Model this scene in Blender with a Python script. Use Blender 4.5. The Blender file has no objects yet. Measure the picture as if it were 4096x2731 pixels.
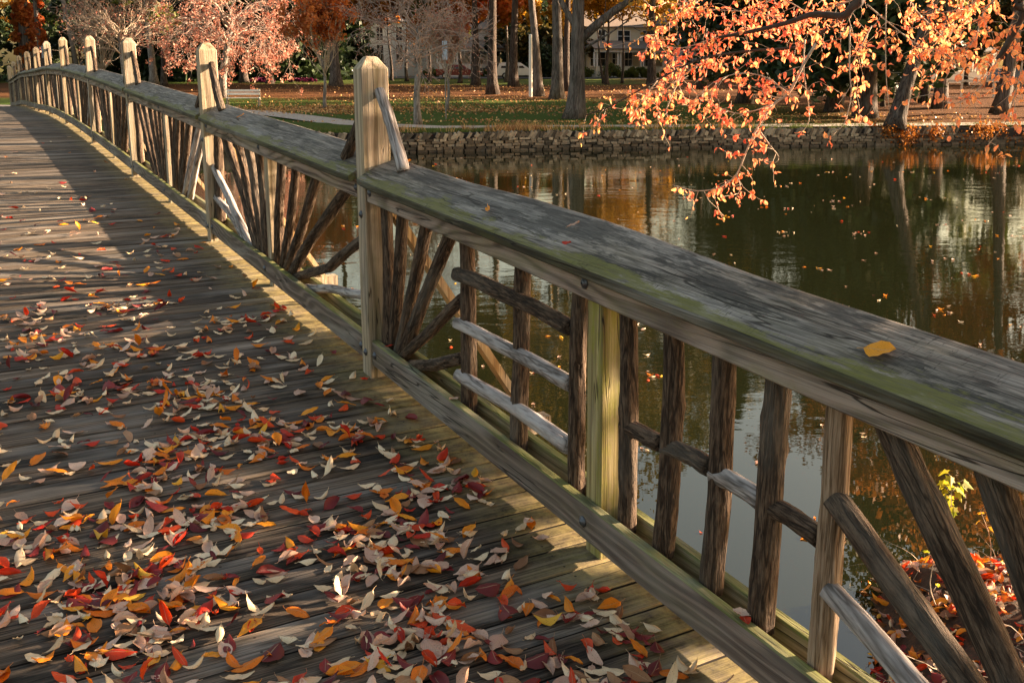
import bpy, math, random
import numpy as np
from mathutils import Vector, Matrix
R = math.radians
random.seed(7); rng = np.random.default_rng(7)
scene = bpy.context.scene
col = scene.collection

# ---------------------------------------------------------------- camera, sky, sun, exposure
cd = bpy.data.cameras.new('camera'); cam = bpy.data.objects.new('camera', cd); col.objects.link(cam)
cam.location = (0, 0, 3.0)
cd.sensor_width = 36.0; cd.lens = 35.477
cd.shift_x = -0.04135; cd.shift_y = -0.08467
cd.clip_start = 0.05; cd.clip_end = 2000
cam.matrix_world = Matrix.Translation((0, 0, 3.0)) @ Matrix.Rotation(R(90 - 10.507), 4, 'X') @ Matrix.Rotation(R(0.10), 4, 'Z')
scene.camera = cam
SUN_AZ, SUN_EL = 73.0, 14.0
world = bpy.data.worlds.new('World'); scene.world = world; world.use_nodes = True
wn = world.node_tree.nodes; wl = world.node_tree.links
bg = wn['Background']; sky = wn.new('ShaderNodeTexSky'); sky.sky_type = 'NISHITA'; sky.sun_disc = False
sky.sun_elevation = R(SUN_EL); sky.sun_rotation = R(SUN_AZ); sky.air_density = 1.3; sky.dust_density = 3.0; sky.ozone_density = 0.4
wl.new(sky.outputs[0], bg.inputs[0]); bg.inputs[1].default_value = 0.056
sd = bpy.data.lights.new('sun', 'SUN'); sun = bpy.data.objects.new('sun', sd); col.objects.link(sun)
sd.energy = 5.0; sd.angle = R(0.55); sd.color = (1.0, 0.80, 0.60)
sv = Vector((math.sin(R(SUN_AZ)) * math.cos(R(SUN_EL)), math.cos(R(SUN_AZ)) * math.cos(R(SUN_EL)), math.sin(R(SUN_EL))))
sun.rotation_euler = sv.to_track_quat('Z', 'Y').to_euler()
scene.view_settings.view_transform = 'Standard'; scene.view_settings.look = 'None'
scene.view_settings.exposure = 2.6; scene.view_settings.gamma = 1.0
scene.view_settings.use_white_balance = True; scene.view_settings.white_balance_temperature = 7700; scene.view_settings.white_balance_tint = 14
scene.render.engine = 'CYCLES'
scene.cycles.max_bounces = 6; scene.cycles.transparent_max_bounces = 6
scene.cycles.use_denoising = True
scene.cycles.sample_clamp_indirect = 4.0
scene.cycles.use_adaptive_sampling = False
scene.cycles.use_light_tree = False

# ---------------------------------------------------------------- helpers
def tag(o, label=None, cat=None, group=None, kind=None):
    if label: o['label'] = label
    if cat: o['category'] = cat
    if group: o['group'] = group
    if kind: o['kind'] = kind
    return o
def empty(name, loc=(0, 0, 0), rz=0.0):
    o = bpy.data.objects.new(name, None); col.objects.link(o); o.location = loc; o.rotation_euler = (0, 0, rz); o.empty_display_size = 0.1
    return o
def mesh(name, V, F, mats, smooth=False, uv=None, attr=None, fmat=None):
    me = bpy.data.meshes.new(name)
    V = np.asarray(V, dtype=np.float32).reshape(-1, 3)
    if isinstance(F, np.ndarray) and F.ndim == 2:
        k = F.shape[1]; n = len(F)
        me.vertices.add(len(V)); me.vertices.foreach_set('co', V.ravel())
        me.loops.add(n * k); me.polygons.add(n)
        me.polygons.foreach_set('loop_start', np.arange(0, n * k, k, dtype=np.int32))
        me.loops.foreach_set('vertex_index', F.astype(np.int32).ravel())
    else:
        me.from_pydata(V.tolist(), [], [list(f) for f in F])
    me.update(calc_edges=True)
    if uv is not None:
        l = me.uv_layers.new(name='UVMap'); vi = np.empty(len(me.loops), dtype=np.int32); me.loops.foreach_get('vertex_index', vi)
        l.data.foreach_set('uv', np.asarray(uv, dtype=np.float32)[vi].ravel())
    if attr is not None:
        a = me.attributes.new('rnd', 'FLOAT', 'POINT'); a.data.foreach_set('value', np.asarray(attr, dtype=np.float32))
    if not isinstance(mats, (list, tuple)): mats = [mats]
    for m in mats: me.materials.append(m)
    if fmat is not None: me.polygons.foreach_set('material_index', np.asarray(fmat, dtype=np.int32))
    if smooth: me.polygons.foreach_set('use_smooth', np.ones(len(me.polygons), dtype=bool))
    me.validate(); me.update()
    return me
def link(name, me, parent=None, mw=None):
    o = bpy.data.objects.new(name, me); col.objects.link(o)
    if parent: o.parent = parent
    if mw is not None: o.matrix_local = mw
    return o
class MB:                                            # gathers shapes into one mesh
    def __init__(s): s.V = []; s.F = []; s.A = []
    def add(s, V, F, a=0.0):
        b = len(s.V); s.V += [tuple(v) for v in V]; s.F += [tuple(i + b for i in f) for f in F]; s.A += [a] * len(V)
    def box(s, x0, x1, y0, y1, z0, z1, a=0.0):
        s.add([(x0, y0, z0), (x1, y0, z0), (x1, y1, z0), (x0, y1, z0), (x0, y0, z1), (x1, y0, z1), (x1, y1, z1), (x0, y1, z1)],
              [(0, 3, 2, 1), (4, 5, 6, 7), (0, 1, 5, 4), (1, 2, 6, 5), (2, 3, 7, 6), (3, 0, 4, 7)], a)
    def sweep(s, sec, pts, a=0.0, up=(0, 0, 1), scale=None):   # section (u,v) swept on pts; u = side, v = up
        rings = []
        for i, p in enumerate(pts):
            p = Vector(p); q0 = Vector(pts[max(0, i - 1)]); q1 = Vector(pts[min(len(pts) - 1, i + 1)])
            t = (q1 - q0).normalized(); sd_ = t.cross(Vector(up)).normalized(); u2 = sd_.cross(t).normalized()
            k = scale[i] if scale else 1.0
            rings.append([p + sd_ * (c[0] * k) + u2 * (c[1] * k) for c in sec])
        n = len(sec); V = [v for r in rings for v in r]; F = []
        for i in range(len(rings) - 1):
            for j in range(n): F.append((i * n + j, i * n + (j + 1) % n, (i + 1) * n + (j + 1) % n, (i + 1) * n + j))
        F.append(tuple(range(n - 1, -1, -1))); F.append(tuple((len(rings) - 1) * n + j for j in range(n)))
        s.add(V, F, a)
    def tube(s, pts, rad, n=8, a=0.0):
        sec = [(math.cos(2 * math.pi * j / n), math.sin(2 * math.pi * j / n)) for j in range(n)]
        d = (Vector(pts[-1]) - Vector(pts[0])).normalized(); up = (0, 0, 1) if abs(d.z) < .9 else (0, 1, 0)
        s.sweep(sec, pts, a, up, rad if hasattr(rad, '__len__') else [rad] * len(pts))
    def mesh(s, name, mats, smooth=False, bevel=0):
        return mesh(name, s.V, s.F, mats, smooth, attr=s.A)
    def build(s, name, mat, parent=None, smooth=False):
        return link(name, s.mesh(name, mat, smooth), parent)

# ---------------------------------------------------------------- materials
def newmat(name):
    m = bpy.data.materials.new(name); m.use_nodes = True; nt = m.node_tree
    return m, nt.nodes, nt.links, nt.nodes['Principled BSDF']
def N(nodes, t, **k):
    n = nodes.new('ShaderNode' + t)
    for a, b in k.items():
        if a in n.inputs: n.inputs[a].default_value = b
        else: setattr(n, a, b)
    return n
def noise(nodes, links, vec, scale=5, detail=4, rough=.55, dist=0):
    n = nodes.new('ShaderNodeTexNoise'); n.inputs['Scale'].default_value = scale; n.inputs['Detail'].default_value = detail
    n.inputs['Roughness'].default_value = rough; n.inputs['Distortion'].default_value = dist
    if vec is not None: links.new(vec, n.inputs['Vector'])
    return n.outputs['Fac']
def mapping(nodes, links, vec, scale, loc=(0, 0, 0)):
    n = nodes.new('ShaderNodeMapping'); n.inputs['Scale'].default_value = scale; n.inputs['Location'].default_value = loc
    links.new(vec, n.inputs['Vector']); return n.outputs[0]
def ramp(nodes, links, fac, stops):
    n = nodes.new('ShaderNodeValToRGB'); cr = n.color_ramp
    while len(cr.elements) < len(stops): cr.elements.new(0.5)
    for e, (p, c) in zip(cr.elements, stops): e.position = p; e.color = (*c, 1) if len(c) == 3 else c
    links.new(fac, n.inputs[0]); return n.outputs[0]
def mix(nodes, links, fac, a, b, mode='MIX'):
    n = nodes.new('ShaderNodeMix'); n.data_type = 'RGBA'; n.blend_type = mode
    for i, v in ((0, fac), (6, a), (7, b)):
        if isinstance(v, (int, float)): n.inputs[i].default_value = v
        elif isinstance(v, tuple): n.inputs[i].default_value = (*v, 1)
        else: links.new(v, n.inputs[i])
    return n.outputs[2]
def mth(nodes, links, op, a, b=0.0, clamp=False):
    n = nodes.new('ShaderNodeMath'); n.operation = op; n.use_clamp = clamp
    for i, v in ((0, a), (1, b)):
        if isinstance(v, (int, float)): n.inputs[i].default_value = v
        else: links.new(v, n.inputs[i])
    return n.outputs[0]
def rng_map(nodes, links, v, a, b, c=0.0, d=1.0):
    n = nodes.new('ShaderNodeMapRange'); links.new(v, n.inputs[0])
    n.inputs[1].default_value = a; n.inputs[2].default_value = b; n.inputs[3].default_value = c; n.inputs[4].default_value = d
    return n.outputs[0]
def bump(nodes, links, h, bsdf, dist=.002, strength=1.0):
    n = nodes.new('ShaderNodeBump'); n.inputs['Distance'].default_value = dist; n.inputs['Strength'].default_value = strength
    links.new(h, n.inputs['Height']); links.new(n.outputs[0], bsdf.inputs['Normal'])

def wood(name, axis, dark, light, moss=0.35, mosscol=(.13, .15, .035), stain=0.5, ringf=9.0, rnd=False, grainscale=1.0, bd=.0025, warpa=1.1, rs=.42, dirt=None):
    """weathered sawn timber; axis = index of the grain direction in object space"""
    m, n, l, b = newmat(name)
    tc = N(n, 'TexCoord'); v = tc.outputs['Object']
    oi = N(n, 'ObjectInfo'); off = n.new('ShaderNodeVectorMath'); off.operation = 'ADD'
    l.new(v, off.inputs[0])
    cmb = N(n, 'CombineXYZ'); rv = oi.outputs['Random']
    if rnd:
        at = n.new('ShaderNodeAttribute'); at.attribute_name = 'rnd'; rv = at.outputs['Fac']
    sc = mth(n, l, 'MULTIPLY', rv, 37.0)
    for i in range(3): l.new(sc, cmb.inputs[i])
    l.new(cmb.outputs[0], off.inputs[1]); v2 = off.outputs[0]
    g = grainscale
    def st(a, c):
        s = [c * g] * 3; s[axis] = a * g; return tuple(s)
    # growth rings: distorted distance along the section, giving arches where the board cuts the ring
    warp = noise(n, l, mapping(n, l, v2, st(.75, 3.6)), 1.0, 2, .45)
    fine = rng_map(n, l, noise(n, l, mapping(n, l, v2, st(2.6, 210)), 1.0, 3, .65), .34, .66)
    med = rng_map(n, l, noise(n, l, mapping(n, l, v2, st(1.3, 48), (5, 3, 2)), 1.0, 3, .6), .34, .66)
    sep = N(n, 'SeparateXYZ'); l.new(v2, sep.inputs[0])
    oth = [i for i in range(3) if i != axis]
    c = mth(n, l, 'ADD', mth(n, l, 'MULTIPLY', sep.outputs[oth[0]], 3.0), mth(n, l, 'MULTIPLY', sep.outputs[oth[1]], 5.0))
    c = mth(n, l, 'ADD', c, mth(n, l, 'MULTIPLY', warp, warpa))
    c = mth(n, l, 'ADD', c, mth(n, l, 'MULTIPLY', med, .03))
    s1 = mth(n, l, 'SINE', mth(n, l, 'MULTIPLY', c, ringf * 6.283 / 1.6))
    s1 = mth(n, l, 'POWER', mth(n, l, 'ADD', mth(n, l, 'MULTIPLY', s1, .5), .5), 2.4)
    grain = mth(n, l, 'ADD', mth(n, l, 'MULTIPLY', s1, rs), mth(n, l, 'MULTIPLY', mth(n, l, 'ADD', mth(n, l, 'MULTIPLY', fine, .55), mth(n, l, 'MULTIPLY', med, .45)), 1.0 - rs))
    base = ramp(n, l, grain, [(.12, light), (.42, tuple((a + c_) / 2 for a, c_ in zip(light, dark))), (.78, dark)])
    blot = noise(n, l, mapping(n, l, v2, st(1.3, 6)), 1.0, 6, .72)
    base = mix(n, l, mth(n, l, 'MULTIPLY', rng_map(n, l, blot, .50, .62), stain), base, tuple(c_ * .45 for c_ in dark))
    grey = noise(n, l, mapping(n, l, v2, st(.9, 4.5), (3, 5, 9)), 1.0, 4, .6)
    base = mix(n, l, mth(n, l, 'MULTIPLY', rng_map(n, l, grey, .48, .64), .45), base, mix(n, l, fine, (.40, .385, .365), (.20, .19, .18)))
    mo = noise(n, l, mapping(n, l, v2, st(2.2, 9), (13, 1, 4)), 1.0, 6, .75)
    base = mix(n, l, mth(n, l, 'MULTIPLY', mth(n, l, 'MULTIPLY', rng_map(n, l, mo, .47, .60), moss), mth(n, l, 'SUBTRACT', 1.15, mth(n, l, 'MULTIPLY', med, .6))), base, mosscol)
    ckn = noise(n, l, mapping(n, l, v2, st(1.1, 26), (7, 7, 7)), 1.0, 2, .5)
    ck = rng_map(n, l, mth(n, l, 'ABSOLUTE', mth(n, l, 'SUBTRACT', ckn, .5)), .016, .004)
    ck = mth(n, l, 'MULTIPLY', ck, rng_map(n, l, noise(n, l, mapping(n, l, v2, st(1.0, 5), (1, 8, 2)), 1, 2, .5), .46, .56), True)
    base = mix(n, l, mth(n, l, 'MULTIPLY', ck, .85), base, (.012, .009, .007))
    # knots
    vo = n.new('ShaderNodeTexVoronoi'); vo.inputs['Scale'].default_value = 1.0; l.new(mapping(n, l, v2, st(1.6, 7)), vo.inputs['Vector'])
    kn = rng_map(n, l, vo.outputs['Distance'], .10, .04)
    base = mix(n, l, mth(n, l, 'MULTIPLY', kn, .75), base, (.03, .022, .016))
    if rnd:
        base = mix(n, l, 1.0, base, ramp(n, l, rv, [(0, (.52, .5, .5)), (.5, (.9, .87, .84)), (1, (1.2, 1.15, 1.1))]), 'MULTIPLY')
    l.new(base, b.inputs['Base Color']); b.inputs['Roughness'].default_value = .78
    b.inputs['Specular IOR Level'].default_value = .3
    h = mth(n, l, 'SUBTRACT', mth(n, l, 'ADD', mth(n, l, 'MULTIPLY', mth(n, l, 'ADD', fine, med), -.34), mth(n, l, 'MULTIPLY', s1, -.10)), mth(n, l, 'MULTIPLY', ck, 1.8))
    h = mth(n, l, 'SUBTRACT', h, mth(n, l, 'MULTIPLY', kn, .8))
    bump(n, l, h, b, bd)
    return m, n, l, b, base

M = {}
M['rail_front'] = wood('weathered_rail_timber', 1, (.085, .058, .048), (.34, .262, .225), moss=.36, mosscol=(.15,.15,.05), ringf=6.5, stain=.35, rs=.52, warpa=2.3)[0]
M['kick'] = wood('dark_kick_board_timber', 1, (.20, .16, .14), (.062, .046, .042), moss=.18, mosscol=(.13,.13,.045), ringf=7, stain=.3, rs=.5, warpa=2.3)[0]
M['rail_rear'] = wood('greenish_rail_timber', 1, (.12, .10, .05), (.34, .30, .18), moss=.6, stain=.25)[0]
m, n, l, b, base = wood('grey_handrail_timber', 1, (.045, .040, .034), (.33, .29, .25), moss=.12, mosscol=(.14, .13, .04), stain=.55, ringf=11, bd=.003, rs=.14, warpa=.8)
tc = N(n, 'TexCoord'); sp = N(n, 'SeparateXYZ'); v = tc.outputs['Object']; l.new(v, sp.inputs[0])
f1 = noise(n, l, mapping(n, l, v, (60, 9, 60)), 1, 6, .82); f0 = noise(n, l, mapping(n, l, v, (14, 2.6, 14)), 1, 5, .68)
fib = rng_map(n, l, noise(n, l, mapping(n, l, v, (420, 7, 420)), 1, 2, .6), .35, .65)
# black mildew patches with ragged fibrous borders
mil = rng_map(n, l, mth(n, l, 'ADD', mth(n, l, 'MULTIPLY', f0, .8), mth(n, l, 'MULTIPLY', f1, .22)), .505, .545)
mil = mth(n, l, 'MULTIPLY', mil, rng_map(n, l, sp.outputs[1], 5.5, 2.2, .35, 1.0))
base = mix(n, l, mth(n, l, 'MULTIPLY', mil, mth(n, l, 'SUBTRACT', .95, mth(n, l, 'MULTIPLY', fib, .42))), base, (.030, .029, .026))
# yellow-green algae, thick along the low edge
alg = mth(n, l, 'ADD', rng_map(n, l, sp.outputs[0], .10, -.045, -.28, .13), mth(n, l, 'SUBTRACT', mth(n, l, 'ADD', mth(n, l, 'MULTIPLY', f0, .55), mth(n, l, 'MULTIPLY', f1, .5)), .525))
alg = rng_map(n, l, alg, .0, .05)
base = mix(n, l, mth(n, l, 'MULTIPLY', alg, mth(n, l, 'SUBTRACT', .95, mth(n, l, 'MULTIPLY', fib, .5))), base, mix(n, l, f1, (.10, .105, .02), (.21, .20, .06)))
# transverse saw marks and drying checks
chk = noise(n, l, mapping(n, l, v, (3, 34, 3), (2, 2, 2)), 1, 3, .6)
cm = mth(n, l, 'MULTIPLY', rng_map(n, l, mth(n, l, 'ABSOLUTE', mth(n, l, 'SUBTRACT', chk, .5)), .008, .002), rng_map(n, l, noise(n, l, mapping(n, l, v, (5, 3, 5), (9, 9, 1)), 1, 2, .5), .52, .58))
base = mix(n, l, mth(n, l, 'MULTIPLY', cm, .8), base, (.015, .013, .01))
l.new(base, b.inputs['Base Color'])
M['cap'] = m
M['cap_edge'] = wood('mossy_shaded_handrail_edge', 1, (.022, .020, .012), (.085, .078, .05), moss=.55, mosscol=(.07, .075, .02), stain=.6, ringf=9, rs=.1)[0]  # mossy front edge, with the shade on that face painted in as well
M['post'] = wood('pale_post_timber', 2, (.17, .125, .08), (.54, .44, .33), moss=.30, mosscol=(.20, .19, .07), stain=.40, ringf=7, rs=.36, warpa=.8)[0]
M['mossy_post'] = wood('mossy_upright_timber', 2, (.13, .10, .04), (.40, .34, .17), moss=.75, mosscol=(.20, .21, .02), stain=.15, ringf=7, rs=.3, warpa=.8)[0]
M['rail_top'] = wood('mossy_board_top', 1, (.07, .075, .02), (.24, .24, .10), moss=.6, mosscol=(.15, .17, .03), stain=.3, rs=.2)[0]
M['new_wood'] = wood('fresh_pine_timber', 2, (.30, .17, .07), (.55, .38, .2), moss=.12, stain=.1, ringf=12)[0]
# deck: planks run across (x), algae near the railing, lightened with painted sunlight
m, n, l, b, base = wood('weathered_deck_planks', 0, (.016, .012, .009), (.215, .165, .125), moss=.05, stain=.95, ringf=6, rnd=True, bd=.0035, rs=.12, warpa=.5)
tc = N(n, 'TexCoord'); sp = N(n, 'SeparateXYZ'); l.new(tc.outputs['Object'], sp.inputs[0])
al = rng_map(n, l, mth(n, l, 'ADD', sp.outputs[0], mth(n, l, 'MULTIPLY', noise(n, l, mapping(n, l, tc.outputs['Object'], (1.5, 5, 1)), 1, 4, .7), .35)), -.10, .30)
spk = rng_map(n, l, noise(n, l, tc.outputs['Object'], 14, 5, .75), .30, .62)
bc = mix(n, l, mth(n, l, 'MULTIPLY', mth(n, l, 'MULTIPLY', al, spk), .75, True), base, (.44, .36, .15))
ac = n.new('ShaderNodeAttribute'); ac.attribute_name = 'across'
ny = mth(n, l, 'MULTIPLY', mth(n, l, 'SUBTRACT', mth(n, l, 'ABSOLUTE', mth(n, l, 'SUBTRACT', ac.outputs['Fac'], .5)), .28), .139)
nd = None
for xk in (-.075, -1.06, -1.70):
    nx = mth(n, l, 'ADD', sp.outputs[0], -xk)
    r2_ = mth(n, l, 'ADD', mth(n, l, 'MULTIPLY', nx, nx), mth(n, l, 'MULTIPLY', ny, ny))
    q_ = rng_map(n, l, r2_, .0000260, .0000130); nd = q_ if nd is None else mth(n, l, 'MAXIMUM', nd, q_)
bc = mix(n, l, mth(n, l, 'MULTIPLY', nd, .9), bc, (.02, .016, .014))
l.new(bc, b.inputs['Base Color'])
M['deck'] = m

def barkmat(name, dark, mid, light, along=7, across=46, bd=.012, patch=.3, patchcol=(.2, .19, .17)):
    m, n, l, b = newmat(name)
    tc = N(n, 'TexCoord'); oi = N(n, 'ObjectInfo'); off = n.new('ShaderNodeVectorMath'); off.operation = 'ADD'
    l.new(tc.outputs['Object'], off.inputs[0]); cmb = N(n, 'CombineXYZ'); sc = mth(n, l, 'MULTIPLY', oi.outputs['Random'], 29)
    for i in range(3): l.new(sc, cmb.inputs[i])
    l.new(cmb.outputs[0], off.inputs[1]); v = off.outputs[0]
    a = rng_map(n, l, noise(n, l, mapping(n, l, v, (across, across, along)), 1, 6, .72, .5), .30, .70)
    c = rng_map(n, l, noise(n, l, mapping(n, l, v, (across * 3.4, across * 3.4, along * 3)), 1, 3, .65), .32, .68)
    fi = noise(n, l, mapping(n, l, v, (across * .75, across * .75, along * .55), (4, 4, 4)), 1, 3, .6, .3)
    fis = rng_map(n, l, mth(n, l, 'ABSOLUTE', mth(n, l, 'SUBTRACT', fi, .5)), 0.0, .055)
    f = mth(n, l, 'MULTIPLY', mth(n, l, 'ADD', mth(n, l, 'MULTIPLY', a, .55), mth(n, l, 'MULTIPLY', c, .45)), mth(n, l, 'ADD', mth(n, l, 'MULTIPLY', fis, .75), .25))
    base = ramp(n, l, f, [(.06, dark), (.34, mid), (.72, light)])
    p = noise(n, l, mapping(n, l, v, (6, 6, 2)), 1, 4, .6)
    base = mix(n, l, mth(n, l, 'MULTIPLY', rng_map(n, l, p, .5, .66), patch), base, patchcol)
    l.new(base, b.inputs['Base Color']); b.inputs['Roughness'].default_value = .85; b.inputs['Specular IOR Level'].default_value = .25
    bump(n, l, f, b, bd)
    return m
M['log'] = barkmat('cedar_log_bark', (.012, .008, .006), (.058, .037, .026), (.17, .118, .085))
M['log2'] = barkmat('stripped_log', (.06, .035, .018), (.22, .15, .10), (.36, .27, .2), along=3, bd=.004)
M['drift'] = barkmat('silver_driftwood_log', (.07, .06, .055), (.27, .25, .25), (.42, .40, .40), along=3, across=22, bd=.003, patch=.35, patchcol=(.12, .09, .07))
M['bark'] = barkmat('grey_brown_tree_bark', (.04, .032, .028), (.11, .09, .08), (.2, .17, .155), along=.9, across=6, bd=.05, patch=.25, patchcol=(.12, .12, .09))
M['bark_dark'] = barkmat('dark_tree_bark', (.015, .011, .009), (.05, .036, .03), (.11, .08, .065), along=.9, across=7, bd=.05)
M['bark_pale'] = barkmat('pale_smooth_bark', (.10, .085, .075), (.2, .175, .16), (.31, .28, .26), along=2, across=5, bd=.02)
def simple(name, c, rough=.6, metal=0.0, spec=.5, noisy=0.0, nscale=8):
    m, n, l, b = newmat(name)
    if noisy:
        tc = N(n, 'TexCoord'); f = noise(n, l, tc.outputs['Object'], nscale, 4, .6)
        l.new(ramp(n, l, f, [(.3, tuple(x * (1 - noisy) for x in c)), (.7, tuple(min(1, x * (1 + noisy)) for x in c))]), b.inputs['Base Color'])
    else: b.inputs['Base Color'].default_value = (*c, 1)
    b.inputs['Roughness'].default_value = rough; b.inputs['Metallic'].default_value = metal; b.inputs['Specular IOR Level'].default_value = spec
    return m
M['bolt'] = simple('galvanised_bolt', (.10, .11, .13), .5, .7, noisy=.3, nscale=60)
M['gap_shade'] = simple('grimy_shaded_plank_edges', (.016, .012, .009), .95)  # near-black plank sides: gap shade painted into the colour, along with grime
M['void'] = simple('dark_crack', (.01, .008, .006), 1.0)
M['twig'] = simple('twig_bark', (.42, .33, .25), .8, noisy=.35, nscale=20)
M['twig_dark'] = simple('dark_limb_bark', (.05, .032, .024), .85, noisy=.4, nscale=20)
M['twig_pink'] = simple('pinkish_twigs', (.33, .24, .20), .8, noisy=.25)
def leafmat(name, c1, c2, trans=.35, spots=.0, uvvein=False, nscale=25):
    m, n, l, b = newmat(name); out = n['Material Output']
    tc = N(n, 'TexCoord'); at = n.new('ShaderNodeAttribute'); at.attribute_name = 'rnd'
    oi = N(n, 'ObjectInfo')
    f = mth(n, l, 'FRACT', mth(n, l, 'ADD', at.outputs['Fac'], oi.outputs['Random']))
    nz = noise(n, l, tc.outputs['Object'], nscale, 3, .6)
    f2 = mth(n, l, 'ADD', mth(n, l, 'MULTIPLY', f, .75), mth(n, l, 'MULTIPLY', nz, .3))
    base = ramp(n, l, f2, [(.15, c1), (.85, c2)])
    if spots:
        sp_ = noise(n, l, tc.outputs['Object'], 260, 2, .5)
        base = mix(n, l, mth(n, l, 'MULTIPLY', rng_map(n, l, sp_, .62, .70), spots), base, (.07, .03, .015))
    if uvvein:
        s = N(n, 'SeparateXYZ'); l.new(tc.outputs['UV'], s.inputs[0])
        vv = mth(n, l, 'ABSOLUTE', mth(n, l, 'SUBTRACT', s.outputs[0], .5))
        base = mix(n, l, mth(n, l, 'MULTIPLY', rng_map(n, l, vv, .035, .01), .5), base, (.5, .34, .2))
        side = mth(n, l, 'SINE', mth(n, l, 'MULTIPLY', mth(n, l, 'SUBTRACT', s.outputs[1], mth(n, l, 'MULTIPLY', vv, .9)), 55))
        base = mix(n, l, mth(n, l, 'MULTIPLY', rng_map(n, l, side, .8, 1), .22), base, (.10, .04, .02))
    l.new(base, b.inputs['Base Color']); b.inputs['Roughness'].default_value = .55; b.inputs['Specular IOR Level'].default_value = .35
    tr = n.new('ShaderNodeBsdfTranslucent'); l.new(base, tr.inputs[0])
    mx = n.new('ShaderNodeMixShader'); mx.inputs[0].default_value = trans
    l.new(b.outputs[0], mx.inputs[1]); l.new(tr.outputs[0], mx.inputs[2]); l.new(mx.outputs[0], out.inputs[0])
    return m
M['lf_cream'] = leafmat('cream_leaf', (.64, .43, .25), (.86, .70, .49), .15, .5, True)
M['lf_pink'] = leafmat('pinkish_tan_leaf', (.50, .29, .21), (.74, .50, .38), .15, .55, True)
M['lf_orange'] = leafmat('orange_leaf', (.72, .15, .012), (.88, .32, .02), .2, .6, True)
M['lf_red'] = leafmat('bright_red_leaf', (.50, .020, .010), (.74, .08, .015), .2, .4, True)
M['lf_dark'] = leafmat('dark_crimson_leaf', (.10, .010, .012), (.24, .02, .02), .1, .3, True)
M['lf_brown'] = leafmat('brown_leaf', (.20, .08, .035), (.38, .19, .09), .1, .6, True)
M['lf_yellow'] = leafmat('golden_leaf', (.75, .34, .03), (.85, .48, .06), .25, .5, True)
M['lf_gold'] = leafmat('large_golden_orange_leaf', (.78, .30, .02), (.88, .42, .03), .2, .4, True)
M['fg_leaf'] = leafmat('backlit_orange_foliage', (.92, .20, .13), (.96, .52, .20), .5, 0, False, 3)
M['fl_rust'] = leafmat('rusty_foliage', (.26, .07, .015), (.50, .20, .04), .4, nscale=1)
M['fl_tall'] = leafmat('olive_and_umber_foliage', (.018, .030, .006), (.12, .085, .018), .3, nscale=1)
M['fl_umber'] = leafmat('umber_foliage', (.06, .03, .01), (.24, .11, .025), .3, nscale=1)
M['fl_gold'] = leafmat('golden_brown_foliage', (.32, .15, .02), (.58, .32, .04), .4, nscale=1)
M['fl_red'] = leafmat('red_orange_foliage', (.40, .07, .02), (.62, .20, .05), .4, nscale=1)
M['fl_pink'] = leafmat('pinkish_foliage', (.44, .12, .08), (.58, .38, .28), .35, nscale=1)
M['fl_dark'] = leafmat('dark_evergreen_foliage', (.010, .022, .010), (.035, .06, .018), .15, nscale=1)
M['fl_green'] = leafmat('olive_green_foliage', (.05, .075, .015), (.13, .14, .025), .35, nscale=1)
M['fl_mag'] = leafmat('magenta_flowers', (.10, .010, .04), (.22, .02, .09), .2, nscale=1)
M['litter'] = leafmat('leaf_litter', (.20, .07, .03), (.80, .46, .18), .15, nscale=40)
M['grass'] = leafmat('grass_blades', (.05, .09, .015), (.16, .19, .04), .3, nscale=1)
M['young'] = leafmat('yellow_green_leaf', (.16, .22, .02), (.50, .42, .04), .45, nscale=30)

# ---------------------------------------------------------------- ground, path, street, water
SH = [(-140, 40.5), (-60, 38.5), (-22, 36.2), (-5.05, 36.2), (-1.18, 37.3), (7.1, 38.9), (16.1, 40.5), (30, 42.5), (60, 45), (140, 48)]
def shore(x): return float(np.interp(x, [p[0] for p in SH], [p[1] for p in SH]))
def gz(x, y):
    return .72 + max(0., (y - 42)) * .0165 if y < 130 else .72 + 88 * .0165 + (y - 130) * .002
def ground_mesh():
    xs = np.concatenate([np.linspace(-400, -60, 12), np.linspace(-56, 60, 88), np.linspace(66, 400, 12)])
    ts = np.concatenate([np.linspace(0.18, 20, 34), np.linspace(21, 90, 40), np.linspace(100, 600, 12)])
    V = []
    for t in ts:
        for x in xs:
            y = shore(x) + t
            b_ = .05 * math.sin(x * .9 + y * .4) * math.cos(y * .7 - x * .3) if t > 1 else 0
            V.append((x, y, gz(x, y) + b_ + (0.0 if t > .5 else -.04)))
    nx, ny = len(xs), len(ts)
    F = np.array([(j * nx + i, j * nx + i + 1, (j + 1) * nx + i + 1, (j + 1) * nx + i) for j in range(ny - 1) for i in range(nx - 1)])
    return V, F
m, n, l, b = newmat('park_lawn_with_fallen_leaves')
tc = N(n, 'TexCoord'); v = tc.outputs['Object']; s = N(n, 'SeparateXYZ'); l.new(v, s.inputs[0])
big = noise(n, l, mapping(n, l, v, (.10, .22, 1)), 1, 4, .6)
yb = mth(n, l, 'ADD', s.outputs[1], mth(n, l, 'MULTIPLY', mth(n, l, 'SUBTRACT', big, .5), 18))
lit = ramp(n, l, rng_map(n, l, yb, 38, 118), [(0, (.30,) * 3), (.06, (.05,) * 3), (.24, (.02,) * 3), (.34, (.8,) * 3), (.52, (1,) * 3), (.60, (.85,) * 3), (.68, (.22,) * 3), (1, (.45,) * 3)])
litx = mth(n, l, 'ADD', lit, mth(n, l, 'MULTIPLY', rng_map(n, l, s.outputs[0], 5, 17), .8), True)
fn = noise(n, l, v, 9, 6, .8); fn2 = noise(n, l, v, 2.2, 4, .7)
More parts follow.
